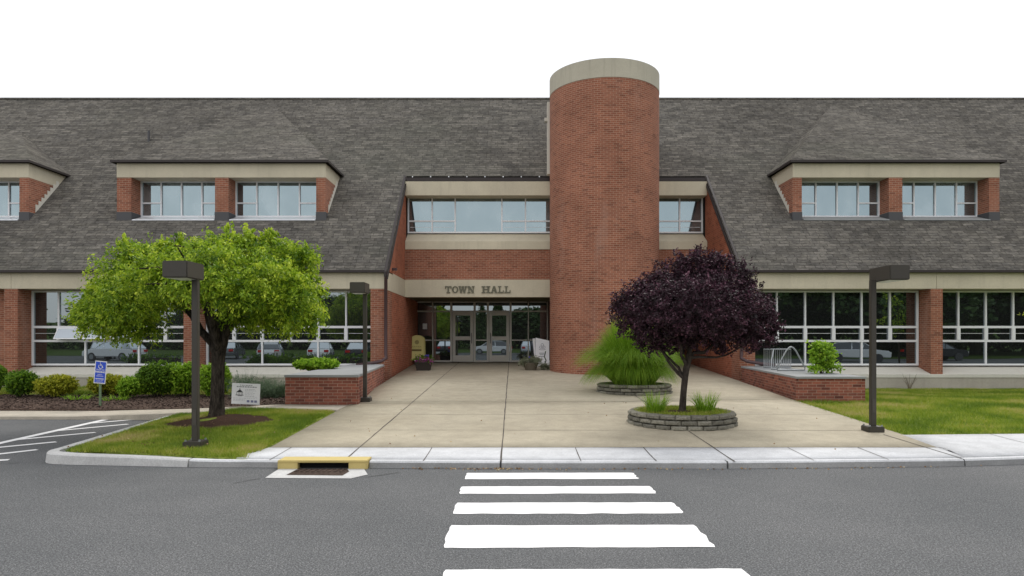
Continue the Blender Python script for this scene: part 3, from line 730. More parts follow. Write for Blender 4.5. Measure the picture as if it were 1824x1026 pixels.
# entrance glazing
xm = [X(p, YD) for p in (739, 771, 804, 845.5, 869, 909.5, 941, 975)]
zb, zm, zt_, ztop = .76, 1.68, 2.90, 3.31
ent = MB(); w_ = .045
for i, x in enumerate(xm): ent.box(x-w_/2-(.02 if i in (2, 3, 4, 5) else 0), x+w_/2+(.02 if i in (2, 3, 4, 5) else 0), YD-.07, YD, zb, ztop)
for a, b in zip(xm, xm[1:]):
    isdoor = a in (xm[2], xm[4])
    ent.box(a+.05, b-.05, YD-.064, YD, zt_-.03, zt_+.03); ent.box(a+.05, b-.05, YD-.064, YD, ztop-.04, ztop); 
    if not isdoor: ent.box(a+.05, b-.05, YD-.064, YD, zm-.025, zm+.025); ent.box(a+.05, b-.05, YD-.064, YD, zb, zb+.07)
ent.box(xm[-1], 6.9, YD-.06, YD, zb, zb+.07)
entw = ent.build('entrance_glazing', FRAMED, hall)
mb = MB(); mb.box(XL+.02, 7.2, YD+.01, YD+.03, zb+.01, ztop+.05); mb.build('glass_pane', GLASS, entw)
for k, (a, b) in enumerate(((xm[2], xm[3]), (xm[4], xm[5]))):
    mb = MB(); a += .06; b -= .06; s = .12; Yq = YD-.055
    z0, z1 = zb+.012, zt_-.035
    mb.box(a, a+s, Yq-.045, Yq+.05, z0, z1); mb.box(b-s, b, Yq-.045, Yq+.05, z0, z1)
    mb.box(a+s, b-s, Yq-.042, Yq+.047, z0, z0+.27); mb.box(a+s, b-s, Yq-.042, Yq+.047, z1-.14, z1); mb.box(a+s, b-s, Yq-.039, Yq+.044, 1.68, 1.84)
    dr = mb.build('entrance_door', FRAMED, hall)
    mb = MB(); mb.box(a+s-.01, b-s+.01, Yq, Yq+.01, z0+.2, z1-.1); mb.build('door_glass', GLASS, dr)
    hx = b-.06 if k == 0 else a+.06
    mb = MB(); mb.tube([(hx, Yq-.045, 1.55), (hx, Yq-.10, 1.58), (hx, Yq-.10, 1.95), (hx, Yq-.045, 1.98)], .014, 8); mb.build('door_handle', INK, dr)
mb = MB(); x = X(757, YD); mb.box(x-.09, x+.09, YD-.012, YD+.004, 2.15, 2.38); mb.build('door_notice', WHITE, entw)
mb = MB(); mb.box(XL-.01, XR, YD-.5, YD-.02, plz(YD)-.02, plz(YD)+.012) if False else None

# downspouts
for s, x in ((-1, XL-.03), (1, XR+.03)):
    mb = MB(); yq = YF-.1
    zt = 3.85; ze = 1.05
    pts = [(x, yq, zt), (x, yq, 1.25), (x-.02*(-s)*-1, yq-.03, 1.12), (x+s*.12, yq-.15, 1.03), (x+s*.45, yq-.5, .96), (x+s*.75, yq-.8, .93)]
    mb.tube(pts, [.055]*6, 8)
    mb.build('downspout', PURPM, hall)
# small wall lamp / camera on recess side wall
mb = MB(); mb.box(XL+.0, XL+.16, 22.7, 22.85, 4.02, 4.1); mb.build('security_camera', PURPM, hall)

# tower
TX, TY, TR = 3.32, 24.65, 1.95
mb = MB(); mb.cyl(TX, TY, 0, 10.45, TR, 96); mb.build('round_tower', BRICK, hall)
mb = MB()
n = 96; rr = TR+.012
for i in range(n):
    a, b = 2*math.pi*i/n, 2*math.pi*(i+1)/n
    P = lambda r, q, z: (TX+r*math.cos(q), TY+r*math.sin(q), z)
    mb.poly([P(rr, a, 10.45), P(rr, b, 10.45), P(rr, b, 11.08), P(rr, a, 11.08)], 0, None, True)
    mb.poly([P(rr, a, 11.081), P(rr, b, 11.081), P(TR-.2, b, 11.081), P(TR-.2, a, 11.081)]); mb.poly([P(TR-.2, a, 10.452), P(TR-.2, b, 10.452), P(rr, b, 10.449), P(rr, a, 10.449)])
    mb.poly([P(TR-.2, a, 11.081), P(TR-.2, b, 11.081), P(TR-.2, b, 10.5), P(TR-.2, a, 10.5)])
mb.build('tower_cap', TOWCAP, hall)
mb = MB(); mb.box(TX-TR-.07, TX-TR+.03, 25.1, 25.4, 7.8, 10.45); mb.box(TX-TR-.17, TX-TR-.07, 25.1, 25.3, 9.75, 9.87); mb.build('tower_edge_strip', CONCL, hall)

# dormers
for di, (x0, x1, ap) in enumerate(DORM):
    ax, ay = ap; az = roofz(ay)+.02
    e = .13; yf = YDm-.16; zf = DZT+.07; yb_ = 21.8+zf-3.93+.03
    A, B, Cp, D_, Ap = (x0-e, yf, zf), (x1+e, yf, zf), (x1+e, yb_, zf), (x0-e, yb_, zf), (ax, ay, az)
    mb = MB(); mb.poly([A, B, Ap]); mb.poly([B, Cp, Ap]); mb.poly([D_, A, Ap]); mb.poly([D_, Cp, B, A], 1)
    dm = mb.build('dormer', [SHINGLE, TRIM], hall)
    for xa, xc in ((x0, x0+.12), (x1-.12, x1)):
        yq = YDw+.052; mb = MB(); mb.prism([(yq, DZB-.002), (25.25, DZB-.002), (yq, roofz(yq)-.1)], 'x', xa, xc); mb.build('dormer_wall', BRICK, dm)
    # piers
    xmid = (x0+x1)/2+ (-.0 if di != 1 else .03)
    for (a, b) in ((x0, x0+.5 if di != 2 else x0+.32), (xmid-.25, xmid+.22), (x1-.33 if di < 2 else x1-.36, x1)):
        mb = MB(); mb.box(a, b, YDm, YDw+.05, DZ0+.28, DZB-.001, 0); mb.build('dormer_pier', BRICK, dm)
        mb = MB(); mb.box(a-.01, b+.01, YDm-.012, YDw+.02, DZ0-.06, DZ0+.279, 0); mb.build('pier_flashing', FLASHD, dm)
    # fascia front and sides
    mb = MB(); mb.box(x0, x1, YDm-.01, YDm+.3, DZB, DZT)
    for xa, xc in ((x0-.004, x0+.12), (x1-.12, x1+.004)):
        mb.prism([(YDm+.301, DZB), (25.26, DZB), (25.74, DZT), (YDm+.301, DZT)], 'x', xa, xc)
    mb.build('dormer_fascia', CONC, dm)
    mb = MB(); mb.box(x0+.1, x1-.1, YDm+.301, YDw+.2, DZB+.01, DZB+.06); mb.build('dormer_soffit', CONC, dm)
    # stepped flashing on the visible side
    mb = MB(); s = 1 if (x0+x1) < 0 else -1; xx = x1 if s > 0 else x0
    n = 8
    for k in range(n):
        ya = YDm+.32+(25.3-YDm-.32)*k/n; yc = ya+(25.3-YDm-.32)/n
        xa, xc = (xx+.002, xx+.014) if s > 0 else (xx-.014, xx-.002)
        mb.hexa([(xa, ya, roofz(ya)-.05), (xc, ya, roofz(ya)-.05), (xc, yc, roofz(yc)-.05), (xa, yc, roofz(yc)-.05),
                 (xa, ya, roofz(yc)+.13), (xc, ya, roofz(yc)+.13), (xc, yc, roofz(yc)+.13), (xa, yc, roofz(yc)+.13)])
    mb.build('step_flashing', CONCL, dm)
    # windows (two)
    for (a, b) in ((x0+(.5 if di != 2 else .32)-.0, xmid-.25), (xmid+.22, x1-.34)):
        st = (b-a)/4
        z0, z1 = 6.08, 7.36; h = 6.58
        window(dm, a, b, z0, z1, YDw, [(a+st*i, z0+.05, z1-.04, .045) for i in (1, 2, 3)], [(h, a+.05, a+st-.02, .045), (h, b-st+.02, b-.05, .045)], GLASSU, .045)
        if di < 2:
            mb = MB(); mb.hexa([(a+.05, YDm-.06, DZ0-.02), (b-.01, YDm-.06, DZ0-.02), (b-.01, YDw-.06, 6.0), (a+.05, YDw-.06, 6.0),
                            (a+.05, YDm-.06, DZ0+.01), (b-.01, YDm-.06, DZ0+.01), (b-.01, YDw-.06, 6.09), (a+.05, YDw-.06, 6.09)]); mb.build('bright_apron', FLASH, dm)
        else:
            mb = MB(); mb.hexa([(a+.05, YDm-.06, DZ0-.02), (b-.01, YDm-.06, DZ0-.02), (b-.01, YDw-.06, 6.0), (a+.05, YDw-.06, 6.0),
                            (a+.05, YDm-.06, DZ0+.01), (b-.01, YDm-.06, DZ0+.01), (b-.01, YDw-.06, 6.09), (a+.05, YDw-.06, 6.09)]); mb.build('sill_apron', CAPM, dm)
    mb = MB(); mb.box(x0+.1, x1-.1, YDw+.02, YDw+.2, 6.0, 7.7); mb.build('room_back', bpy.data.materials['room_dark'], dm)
    # roof: front and side triangles
    mb = MB(); mb.box(x0-e-.01, x1+e+.01, yf-.015, yf+.03, DZT+.002, zf+.012)
    mb.box(x0-e-.01, x0-e+.03, yf+.031, yb_-.02, DZT+.003, zf+.010); mb.box(x1+e-.03, x1+e+.01, yf+.031, yb_-.02, DZT+.003, zf+.010)
    mb.build('dormer_trim', TRIM, dm)

# =================================================================== BRICK PLANTERS
def planter(name, foot, ztop, zfoot, label, ncap=.05):
    root = empty(name, (foot[0][0], foot[0][1], zfoot), label, 'planter')
    mb = MB(); n = len(foot)
    for a, b in zip(foot, foot[1:]+foot[:1]): mb.poly([(a[0], a[1], -.1), (b[0], b[1], -.1), (b[0], b[1], ztop-ncap), (a[0], a[1], ztop-ncap)])
    mb.build('planter_wall', BRICKP, root)
    cx, cy = sum(p[0] for p in foot)/n, sum(p[1] for p in foot)/n
    big = []
    for i, p in enumerate(foot):
        d = Vector((p[0]-cx, p[1]-cy)).normalized()*.045; big.append((p[0]+d.x, p[1]+d.y))
    mb = MB(); mb.prism(big, 'z', ztop-ncap+.001, ztop); mb.build('planter_coping', CAPM, root)
    return root
LP = [(-5.05, 15.2), (-3.42, 15.2), (-3.98, 21.2), (-4.5, 21.86), (-5.05, 21.86)]
planter('brick_planter', LP, .94, .28, 'low brick planter with stone coping left of the plaza holding a lime shrub')
RP = [(6.66, 16.0), (8.28, 16.0), (8.4, 21.86), (7.35, 21.86), (7.27, 21.1)]
planter('brick_planter', RP, .86, .3, 'low brick planter right of the plaza carrying the steel bicycle rack')

# =================================================================== STONE RING PLANTERS
def ring_planter(cx, cy, r, courses, z0, label, ch=.088):
    root = empty('stone_planter', (cx, cy, z0), label, 'planter', 'round stone block planters on the plaza')
    V = []; T = []
    me = bpy.data.meshes.new('block_ring'); bm = bmesh.new(); lay = bm.faces.layers.float.new('tone')
    for c in range(courses):
        nb = int(2*math.pi*r/.27); off = (c % 2)*.5+c*.13; rc = r-c*.016
        for k in range(nb):
            a0 = 2*math.pi*(k+off+.03)/nb; a1 = 2*math.pi*(k+off+.97)/nb; zz = z0-.03+c*ch
            ro = rc+random.uniform(-.008, .008); bul = random.uniform(.025, .05); zt = zz+ch-.004+(random.uniform(-.003, .003))
            vs = []
            secs = [(a0, 0), (a0+(a1-a0)*.2, bul*.8), (a0+(a1-a0)*.5, bul), (a0+(a1-a0)*.8, bul*.8), (a1, 0)]
            rows = []
            for zq, kk in ((zz+.006, .0), (zz+ch*.25, .9), (zz+ch*.68, 1), (zt-.004, .1)):
                rows.append([bm.verts.new((cx+(ro+b*kk+random.uniform(-.005, .005))*math.cos(a), cy+(ro+b*kk)*math.sin(a), zq)) for a, b in secs])
            inner_t = [bm.verts.new((cx+(rc-.16)*math.cos(a), cy+(rc-.16)*math.sin(a), zt)) for a, b in secs]
            inner_b = [bm.verts.new((cx+(rc-.16)*math.cos(a), cy+(rc-.16)*math.sin(a), zz)) for a, b in secs]
            allr = rows+[inner_t, inner_b]; tone = random.random(); fs = []
            for p, q in zip(allr, allr[1:]):
                for i in range(4): fs.append(bm.faces.new((p[i], p[i+1], q[i+1], q[i])))
            for i in (0, 4): fs.append(bm.faces.new([rw[i] for rw in allr][::1 if i else -1]))
            for f_ in fs: f_[lay] = tone
    bm.normal_update(); bm.to_mesh(me); bm.free(); link_mesh('block_ring', me, STONE, root)
    mb = MB(); zs = z0+courses*ch-.09; n = 32
    for k in range(n):
        a, b = 2*math.pi*k/n, 2*math.pi*(k+1)/n; mb.poly([(cx, cy, zs+.05), (cx+(r-.1)*math.cos(a), cy+(r-.1)*math.sin(a), zs), (cx+(r-.1)*math.cos(b), cy+(r-.1)*math.sin(b), zs)], 0, None, True)
    mb.build('planter_soil', MULCHD, root); return root
P1 = (3.13, 12.62); P2 = (3.17, 17.75)
ring_planter(*P1, .97, 3, plz(12.3), 'round stone block planter under the purple-leaved tree')
ring_planter(*P2, .95, 3, plz(17.3), 'round stone block planter holding the big ornamental grass clump')

# =================================================================== TREES & PLANTS
def limb(mb, p0, d0, L, r0, r1, n=7, wob=.12, up=0):
    p = Vector(p0); d = Vector(d0).normalized(); P = [p.copy()]; Rr = [r0]
    for i in range(n):
        d = (d+Vector((random.uniform(-wob, wob), random.uniform(-wob, wob), random.uniform(-wob, wob)+up))).normalized()
        p = p+d*L/n; P.append(p.copy()); Rr.append(r0+(r1-r0)*(i+1)/n)
    mb.tube(P, Rr, 9); return P, d
def limbto(mb, p0, p1, r0, r1, sag=0, n=6, wob=.04):
    P = []; p0, p1 = Vector(p0), Vector(p1)
    for i in range(n+1):
        t = i/n; q = p0.lerp(p1, t)+Vector((0, 0, sag*math.sin(math.pi*t)))
        if 0 < i < n: q += Vector([random.uniform(-wob, wob) for _ in range(3)])
        P.append(q)
    mb.tube(P, [r0+(r1-r0)*i/n for i in range(n+1)], 8); return P

# green tree on the island
tx, ty = TREE; tz = islz(tx, ty)
gt = empty('shade_tree', (tx, ty, tz), 'bright green broad low tree on the grass island behind a lamp post', 'tree')
mb = MB()
mb.tube([(tx, ty, tz-.1), (tx, ty, tz+.05), (tx+.01, ty, tz+.35), (tx+.02, ty, tz+.8), (tx+.03, ty, tz+1.15), (tx+.05, ty, 1.55)], [.19, .15, .128, .12, .125, .13], 14)
fk = (tx+.03, ty, 1.38)
def bp(px, py, dy=0): Y = ty+dy; return (X(px, Y), Y, Zp(py, Y))
br = [limbto(mb, fk, bp(300, 520, .1), .09, .04, .12), limbto(mb, fk, bp(350, 480, .3), .09, .035), limbto(mb, fk, bp(430, 500, -.2), .10, .04, .05),
      limbto(mb, (tx+.05, ty, 1.5), bp(400, 450, .2), .12, .04), limbto(mb, (tx+.02, ty, 1.5), bp(480, 490, .5), .08, .03, .08), limbto(mb, fk, bp(360, 500, -1.0), .09, .03, .1), limbto(mb, fk, bp(400, 490, 1.2), .09, .03, .1)]
for B in br:
    e = B[-1]
    for k in range(6):
        a = random.uniform(0, 2*math.pi); l = random.uniform(.6, 1.1)
        limbto(mb, B[-1-k % 3], (e.x+l*math.cos(a), e.y+l*math.sin(a), e.z+random.uniform(-.35, .5)), .035, .01, .1)
mb.build('trunk', BARK, gt)
def cl(lst, ty, base=88.0, k=1.0):
    o = []
    for it in lst:
        px, py, rx, ry = it[:4]; dy = it[4] if len(it) > 4 else 0; Y = ty+dy; s = Y/F
        o.append((X(px, Y), Y, Zp(py, Y), rx*s, max(rx*s*.85, .25), ry*s))
    return o
GC = [(185, 550, 52, 38), (160, 565, 28, 26), (230, 500, 62, 46), (225, 560, 60, 38), (290, 462, 50, 32), (330, 480, 55, 42), (400, 458, 58, 38), (450, 462, 60, 40), (500, 480, 55, 48), (530, 530, 42, 50), (470, 535, 62, 42),
      (548, 562, 30, 24), (430, 562, 36, 22), (300, 510, 60, 38), (380, 500, 55, 40), (245, 455, 35, 25), (540, 465, 22, 22), (260, 590, 28, 14), (500, 570, 40, 20), (205, 590, 26, 14),
      (300, 500, 70, 42, 1.1), (400, 480, 80, 45, 1.2), (480, 510, 70, 50, 1.0), (230, 530, 60, 42, .9), (350, 480, 60, 36, 1.9), (440, 480, 60, 40, 1.9),
      (290, 490, 60, 40, -1.0), (380, 470, 60, 36, -1.1), (460, 500, 65, 45, -1.0), (350, 500, 60, 36, -1.5), (420, 520, 50, 32, -1.4), (230, 540, 50, 38, -.8), (520, 530, 42, 42, -.8)]
crown('crown', cl(GC, ty), 4600, 28, .07, .029, LEAF, gt, droop=.35, shell=.55, spread=.10)
SP = [(412, 425, 10, 26), (446, 422, 9, 22), (486, 428, 10, 22), (318, 436, 9, 14), (545, 455, 10, 16), (425, 432, 14, 14), (470, 432, 14, 14), (295, 436, 14, 12), (220, 436, 10, 12), (566, 520, 10, 14), (136, 562, 10, 12)]
crown('crown', [(a, b, c, d, .14, f_) for a, b, c, d, e_, f_ in cl(SP, ty)], 190, 16, .08, .036, LEAF, gt, droop=-.4, shell=.2, spread=.05, tonebias=.15)

# purple tree
px_, py_ = 3.15, 12.62; pz = plz(12.3)+.2
pt = empty('purple_tree', (px_, py_, pz), 'dense round dark purple-leaved tree growing in the front stone planter', 'tree')
mb = MB()
mb.tube([(px_, py_, pz-.1), (px_, py_, pz+.05), (px_+.02, py_, pz+.35), (px_+.06, py_, pz+.75), (px_+.13, py_, pz+1.05)], [.085, .066, .058, .06, .062], 12)
def pp(px, py, dy=0): Y = py_+dy; return (X(px, Y), Y, Zp(py, Y))
f1 = (px_+.03, py_, pz+.62); f2 = (px_+.11, py_, pz+1.0)
ends = [limbto(mb, f1, pp(1165, 610, -.1), .035, .016, -.02), limbto(mb, f1, pp(1180, 620, .3), .03, .014), limbto(mb, f2, pp(1250, 560), .05, .02), limbto(mb, f2, pp(1300, 590, .2), .04, .016, -.05), limbto(mb, f2, pp(1215, 560, .3), .045, .02),
        limbto(mb, (px_+.08, py_, pz+.8), pp(1200, 580, -.4), .035, .015), limbto(mb, f2, pp(1330, 612, .1), .03, .012, -.12)]
for B in ends:
    e = B[-1]
    for k in range(5):
        a = random.uniform(0, 2*math.pi); l = random.uniform(.3, .7); limbto(mb, e, (e.x+l*math.cos(a), e.y+l*math.sin(a), e.z+random.uniform(-.05, .5)), .016, .006)
mb.build('trunk', PBARK, pt)
PC = [(1130, 560, 40, 38), (1160, 540, 50, 48), (1200, 515, 55, 48), (1245, 498, 52, 48), (1290, 510, 50, 50), (1325, 545, 45, 50), (1350, 580, 34, 34), (1240, 560, 90, 55), (1180, 585, 55, 38), (1300, 585, 60, 36), (1115, 545, 24, 24), (1362, 590, 24, 24), (1160, 600, 30, 20),
      (1240, 480, 40, 30), (1215, 540, 80, 55, .8), (1280, 545, 70, 52, .8), (1215, 545, 75, 50, -.8), (1275, 545, 70, 50, -.8), (1240, 540, 60, 42, 1.3), (1240, 545, 60, 42, -1.2), (1330, 555, 34, 36, -.5), (1150, 560, 38, 34, -.5)]
crown('crown', cl(PC, py_), 3600, 30, .046, .028, PLEAF, pt, droop=.05, shell=.55, spread=.075)
PS = [(1215, 462, 12, 12), (1245, 452, 12, 12), (1275, 460, 12, 12), (1300, 475, 12, 14), (1170, 490, 12, 12), (1120, 525, 10, 12), (1100, 545, 10, 14), (1340, 510, 10, 14), (1362, 545, 10, 14), (1380, 585, 10, 14), (1330, 490, 10, 12), (1140, 505, 12, 12), (1375, 560, 8, 12), (1150, 622, 14, 8), (1290, 622, 16, 8), (1340, 622, 20, 8), (1200, 622, 14, 8)]
crown('crown', [(a, b, c, d, .2, f_) for a, b, c, d, e_, f_ in cl(PS, py_)], 210, 12, .055, .034, PLEAF, pt, droop=-.3, shell=.1, spread=.05, tonebias=.1)

# ornamental grass (fountain)
def arching(name, c, n, H, spread, m, parent=None, origin=None, wd=.012, lean=(0, 0), seg=5, rbase=.3, droopk=1.0, xp=1.5):
    N = n; a = rng.random(N)*2*np.pi; r0 = rbase*np.sqrt(rng.random(N)); P0 = np.stack([c[0]+r0*np.cos(a), c[1]+r0*np.sin(a), np.full(N, c[2])], 1)
    sp = spread*(.12+.88*rng.random(N)**1.15); h = H*(.7+.3*rng.random(N)); a2 = a+rng.normal(size=N)*.5
    out_ = np.stack([np.cos(a2)+lean[0], np.sin(a2)+lean[1]], 1)
    ts = np.linspace(0, 1, seg+1); pts = []
    for t in ts:
        x = P0[:, 0]+out_[:, 0]*sp*t**xp; y = P0[:, 1]+out_[:, 1]*sp*t**xp
        z = P0[:, 2]+h*(1.35*t-droopk*.55*(sp/spread)*t**2.6-.12*t)
        pts.append(np.stack([x, y, z], 1))
    b = rng.random(N)*2*np.pi; side = np.stack([np.cos(b), np.sin(b), np.zeros(N)], 1)
    V = []; T = []; tone = np.clip(.42+rng.normal(size=N)*.22, 0, 1)
    for i in range(seg):
        w0 = wd*(1-ts[i]*.9)/2; w1 = wd*(1-ts[i+1]*.9)/2
        V.append(np.stack([pts[i]-side*w0, pts[i]+side*w0, pts[i+1]+side*w1, pts[i+1]-side*w1], 1)); T.append(np.clip(tone+ts[i]*.3-.12, 0, 1))
    return np_quads(name, np.concatenate(V), np.concatenate(T), m, parent, origin)
ogz = plz(17.3)+.2
og = empty('ornamental_grass', (*P2, ogz), 'tall fountain of fine green grass in the rear stone planter by the tower', 'ornamental grass')
arching('upright_blades', (*P2, ogz), 10000, 1.75, 1.2, ORNG, og, lean=(-.12, 0), rbase=.45, droopk=1.7, wd=.011, xp=1.1, seg=7)
arching('drooping_blades', (*P2, ogz), 8000, 1.1, .92, ORNG, og, lean=(-.14, 0), rbase=.5, droopk=2.35, wd=.011, xp=.9, seg=8)
# lilies beside the purple tree
for (x, y, lab) in ((P1[0]-.5, P1[1]-.15, 'small grassy green plant left of the purple tree trunk in the front stone planter'), (P1[0]+.42, P1[1]-.1, 'small grassy green plant right of the purple tree trunk in the front stone planter')):
    o = arching('lily_plant', (x, y, plz(12.3)+.18), 240, .40, .34, SHL, origin=(x, y, plz(12.3)+.18), rbase=.15, wd=.012, droopk=.7)
    tag(o, lab, 'plant', 'grassy plants in the front stone planter')
n = 9000; a = rng.random(n)*2*np.pi; r_ = .84*np.sqrt(rng.random(n)); xx = P1[0]+r_*np.cos(a); yy = P1[1]+r_*np.sin(a)
kp = (np.hypot(xx-P1[0]+.05, yy-P1[1]+.1) > .3); Pq = np.stack([xx, yy, np.full(n, plz(12.3)+.19)], 1)[kp]
tag(np_quads('ground_cover', blades(Pq, rng.uniform(.03, .09, len(Pq)), .8, .015), np.clip(.55+rng.normal(size=len(Pq))*.2, 0, 1), GRASSM, k=3), kind='stuff')

# shrubs (px x0,x1,ytop,ybot, material, label)
def shrub(px0, px1, y0, y1, Y, m, label, cat='shrub', group='clipped shrubs in the bed along the left wing', tw=420, L=.05, W=.028, stems=True, zg=None, lumpy=.12, ym=.9):
    cx, rx = X((px0+px1)/2, Y), (px1-px0)/2*Y/F; zt = Zp(y0, Y); zb_ = Zp(y1, Y) if zg is None else zg
    root = empty('shrub', (cx, Y, zb_), label, cat, group)
    h = (zt-zb_); cz = zb_+h*.52
    C = [(cx, Y, cz, rx*.8, rx*.8*ym, h*.42)]
    for k in range(9):
        a = 2*math.pi*k/9+random.random()*.5; q = random.uniform(.42, .58)
        C.append((cx+rx*q*math.cos(a), Y+rx*q*ym*math.sin(a), cz+h*random.uniform(-.14, .16), rx*.40, rx*.40*ym, h*.30))
    crown('foliage', C, int(tw*2), 24, L*.75, W*.85, m, root, droop=.0, shell=.78, spread=.03, tonebias=.06)
    if stems:
        mb = MB()
        for k in range(6): a = k; limbto(mb, (cx+.05*math.cos(a), Y+.05*math.sin(a), zb_-.05), (cx+rx*.5*math.cos(a), Y+rx*.5*math.sin(a), cz), .018, .008)
        mb.build('stem', PBARK, root)
    return root
shrub(-22, 13, 652, 692, 19.0, SHD, 'dark green shrub cut off by the left edge beside the brick pier')
shrub(11, 67, 659, 706, 18.6, SHD, 'round dark green shrub, first whole one from the left, in front of the brick pier', tw=480)
shrub(64, 137, 668, 706, 18.6, SHY, 'low wide yellow-green shrub between the round dark shrub and the blue parking sign', tw=560)
shrub(158, 224, 666, 704, 18.9, SHY, 'yellow-green shrub directly behind the blue parking sign', tw=480)
shrub(208, 256, 671, 706, 18.3, SHL, 'small lime green shrub just right of the parking sign, against the tall dark shrub', tw=380)
shrub(242, 320, 641, 706, 18.7, SHD, 'tall rounded dark green shrub between the parking sign and the lamp post', tw=900)
shrub(298, 360, 644, 706, 18.8, SHL, 'medium green shrub behind the left lamp post', tw=620)
shrub(352, 413, 645, 708, 18.6, SHL, 'medium green shrub behind the trunk of the bright green tree', tw=620)
shrub(524, 606, 640, 672, 18.3, SHL, 'lime green dome shrub on top of the left brick planter', tw=620, group=None, zg=.92, L=.075, W=.045, stems=False)
Yq = 17.4; root = empty('shrub', (X(1466, Yq), Yq, .85), 'leafy lime green shrub on the right planter beside the bicycle rack', 'shrub')
def q_(px, py, rx, ry, dy=0): Y = Yq+dy; return (X(px, Y), Y, Zp(py, Y), rx*Y/F, rx*Y/F*.8, ry*Y/F)
crown('foliage', [q_(1466, 622, 16, 13), q_(1457, 635, 12, 11, .1), q_(1475, 634, 12, 12, -.1), q_(1462, 648, 14, 12), q_(1478, 652, 11, 8, .15), q_(1448, 655, 8, 6, -.2), q_(1490, 655, 5, 5), q_(1450, 618, 8, 7)], 210, 16, .075, .042, SHL, root, droop=.05, shell=.35, spread=.07)
mb = MB()
for k in range(7): limbto(mb, (X(1463, Yq)+.04*math.cos(k), Yq+.04*math.sin(k), .8), (X(1466, Yq)+random.uniform(-.25, .25), Yq+random.uniform(-.2, .2), 1.5), .013, .006)
mb.build('stem', PBARK, root)
# loose sage plants behind the yard sign
for i, (pxa, Yq, hh, lab) in enumerate(((440, 18.2, .62, 'wispy grey-green sage plant behind the white yard sign'), (482, 17.8, .5, 'wispy grey-green sage plant between the yard sign and the brick planter'))):
    x = X(pxa, Yq); z = bedz(x, Yq); root = empty('sage_plant', (x, Yq, z), lab, 'plant', 'sage plants beside the brick planter')
    crown('foliage', [(x, Yq, z+hh*.4, .5, .4, hh*.45), (x-.2, Yq, z+hh*.5, .3, .3, hh*.4), (x+.25, Yq, z+hh*.35, .3, .3, hh*.35)], 330, 22, .045, .012, SHG, root, droop=-.2, shell=.2, spread=.07)
    arching('stem', (x, Yq, z), 90, hh*1.2, .5, SHG, root, rbase=.2, wd=.01)
# low weeds in bed
for i, (pxa, Yq, lab) in enumerate(((139, 18.0, 'low leafy weed clump in the bed left of the parking sign'), (205, 17.8, 'low leafy weed clump in the bed just right of the parking sign'))):
    x = X(pxa, Yq); z = bedz(x, Yq); o = arching('weed_clump', (x, Yq, z), 60, .14, .32, SHL, origin=(x, Yq, z), rbase=.3, wd=.03); tag(o, lab, 'plant', 'low weed clumps in the mulch bed')
x, Yq = X(1345, 21.4) if False else 12.1, 21.6
mb = MB(); 
root = empty('dry_weed', (12.55, 21.55, .12), 'small dry twiggy weed against the pale wall base right of the lamp post', 'plant')
for k in range(14):
    a = random.uniform(0, 6.28); mb.tube([(12.55, 21.55, .08), (12.55+.08*math.cos(a), 21.55+.05*math.sin(a), .3), (12.55+.22*math.cos(a), 21.55+.12*math.sin(a), .45+random.random()*.2)], [.008, .006, .003], 5)
mb.build('stem', TWIGM, root)
# leafy twig hanging in at the right edge
root = empty('young_tree', (15.1, 18.6, .18), 'thin young tree at the right edge with only a few lime leaves showing', 'tree')
mb = MB(); limbto(mb, (15.1, 18.6, .1), (15.0, 18.6, 3.2), .04, .015); limbto(mb, (15.05, 18.6, 2.2), (14.1, 18.6, 2.45), .015, .006); mb.build('trunk', PBARK, root)
crown('crown', [(15.1, 18.6, 3.0, .6, .5, .8), (15.0, 18.6, 2.3, .55, .4, .3), (14.2, 18.6, 2.45, .15, .1, .12)], 60, 16, .09, .05, LEAF, root, shell=.1)

# =================================================================== STREET FURNITURE
def lamp(x, y, z, H, label, hw, hd, hx, hy, zh, rotz=0, g='bronze box lamp posts around the plaza', base=.135, pw=.043):
    root = empty('lamp_post', (x, y, z), label, 'lamp post', g)
    mb = MB(); mb.box(x-pw, x+pw, y-pw, y+pw, z+.09, zh+.03 if H is None else H); mb.build('pole', LAMPM, root, bevel=.004)
    mb = MB(); mb.box(x-base, x+base, y-base, y+base, z-.03, z+.09); mb.build('base_plate', LAMPM, root, bevel=.01)
    mb = MB(); mb.box(x-pw*.7, x+pw*.7, y-pw-.006, y-pw+.001, z+.32, z+.55); mb.build('access_cover', COVER, root, bevel=.002)
    for a in (-1, 1):
        for b_ in (-1, 1): mb = MB(); mb.cyl(x+a*base*.75, y+b_*base*.75, z+.085, z+.115, .016, 8); mb.build('anchor_bolt', STEEL, root)
    c, s = math.cos(rotz), math.sin(rotz)
    def Rr(a, b, zz): return (x+hx+a*c-b*s, y+hy+a*s+b*c, zz)
    z0, z1 = zh, zh+.24
    mb = MB()
    q = [(-hw, -hd), (hw, -hd), (hw, hd), (-hw, hd)]
    mb.hexa([Rr(a, b, z0) for a, b in q]+[Rr(a, b, z1) for a, b in q])
    hd_ = mb.build('lamp_head', LAMPM, root, bevel=.012)
    mb = MB(); mb.poly([Rr(a*.84, b*.84, z0-.003) for a, b in reversed(q)]); mb.build('lens', LENS, hd_)
    return root
lamp(-4.68, 10.1, .15, None, 'dark bronze lamp post standing on the grass island in front of the green tree', .18, .27, -.12, -.12, 2.62)
lamp(-3.38, 15.7, plz(15.7), None, 'dark bronze lamp post beside the left brick planter, smallest in the view', .17, .26, -.1, -.1, 2.78)
lamp(6.15, 11.64, plz(11.64), None, 'dark bronze lamp post at the lawn corner, right of the purple tree', .165, .33, .2, -.14, 2.715, R(0))

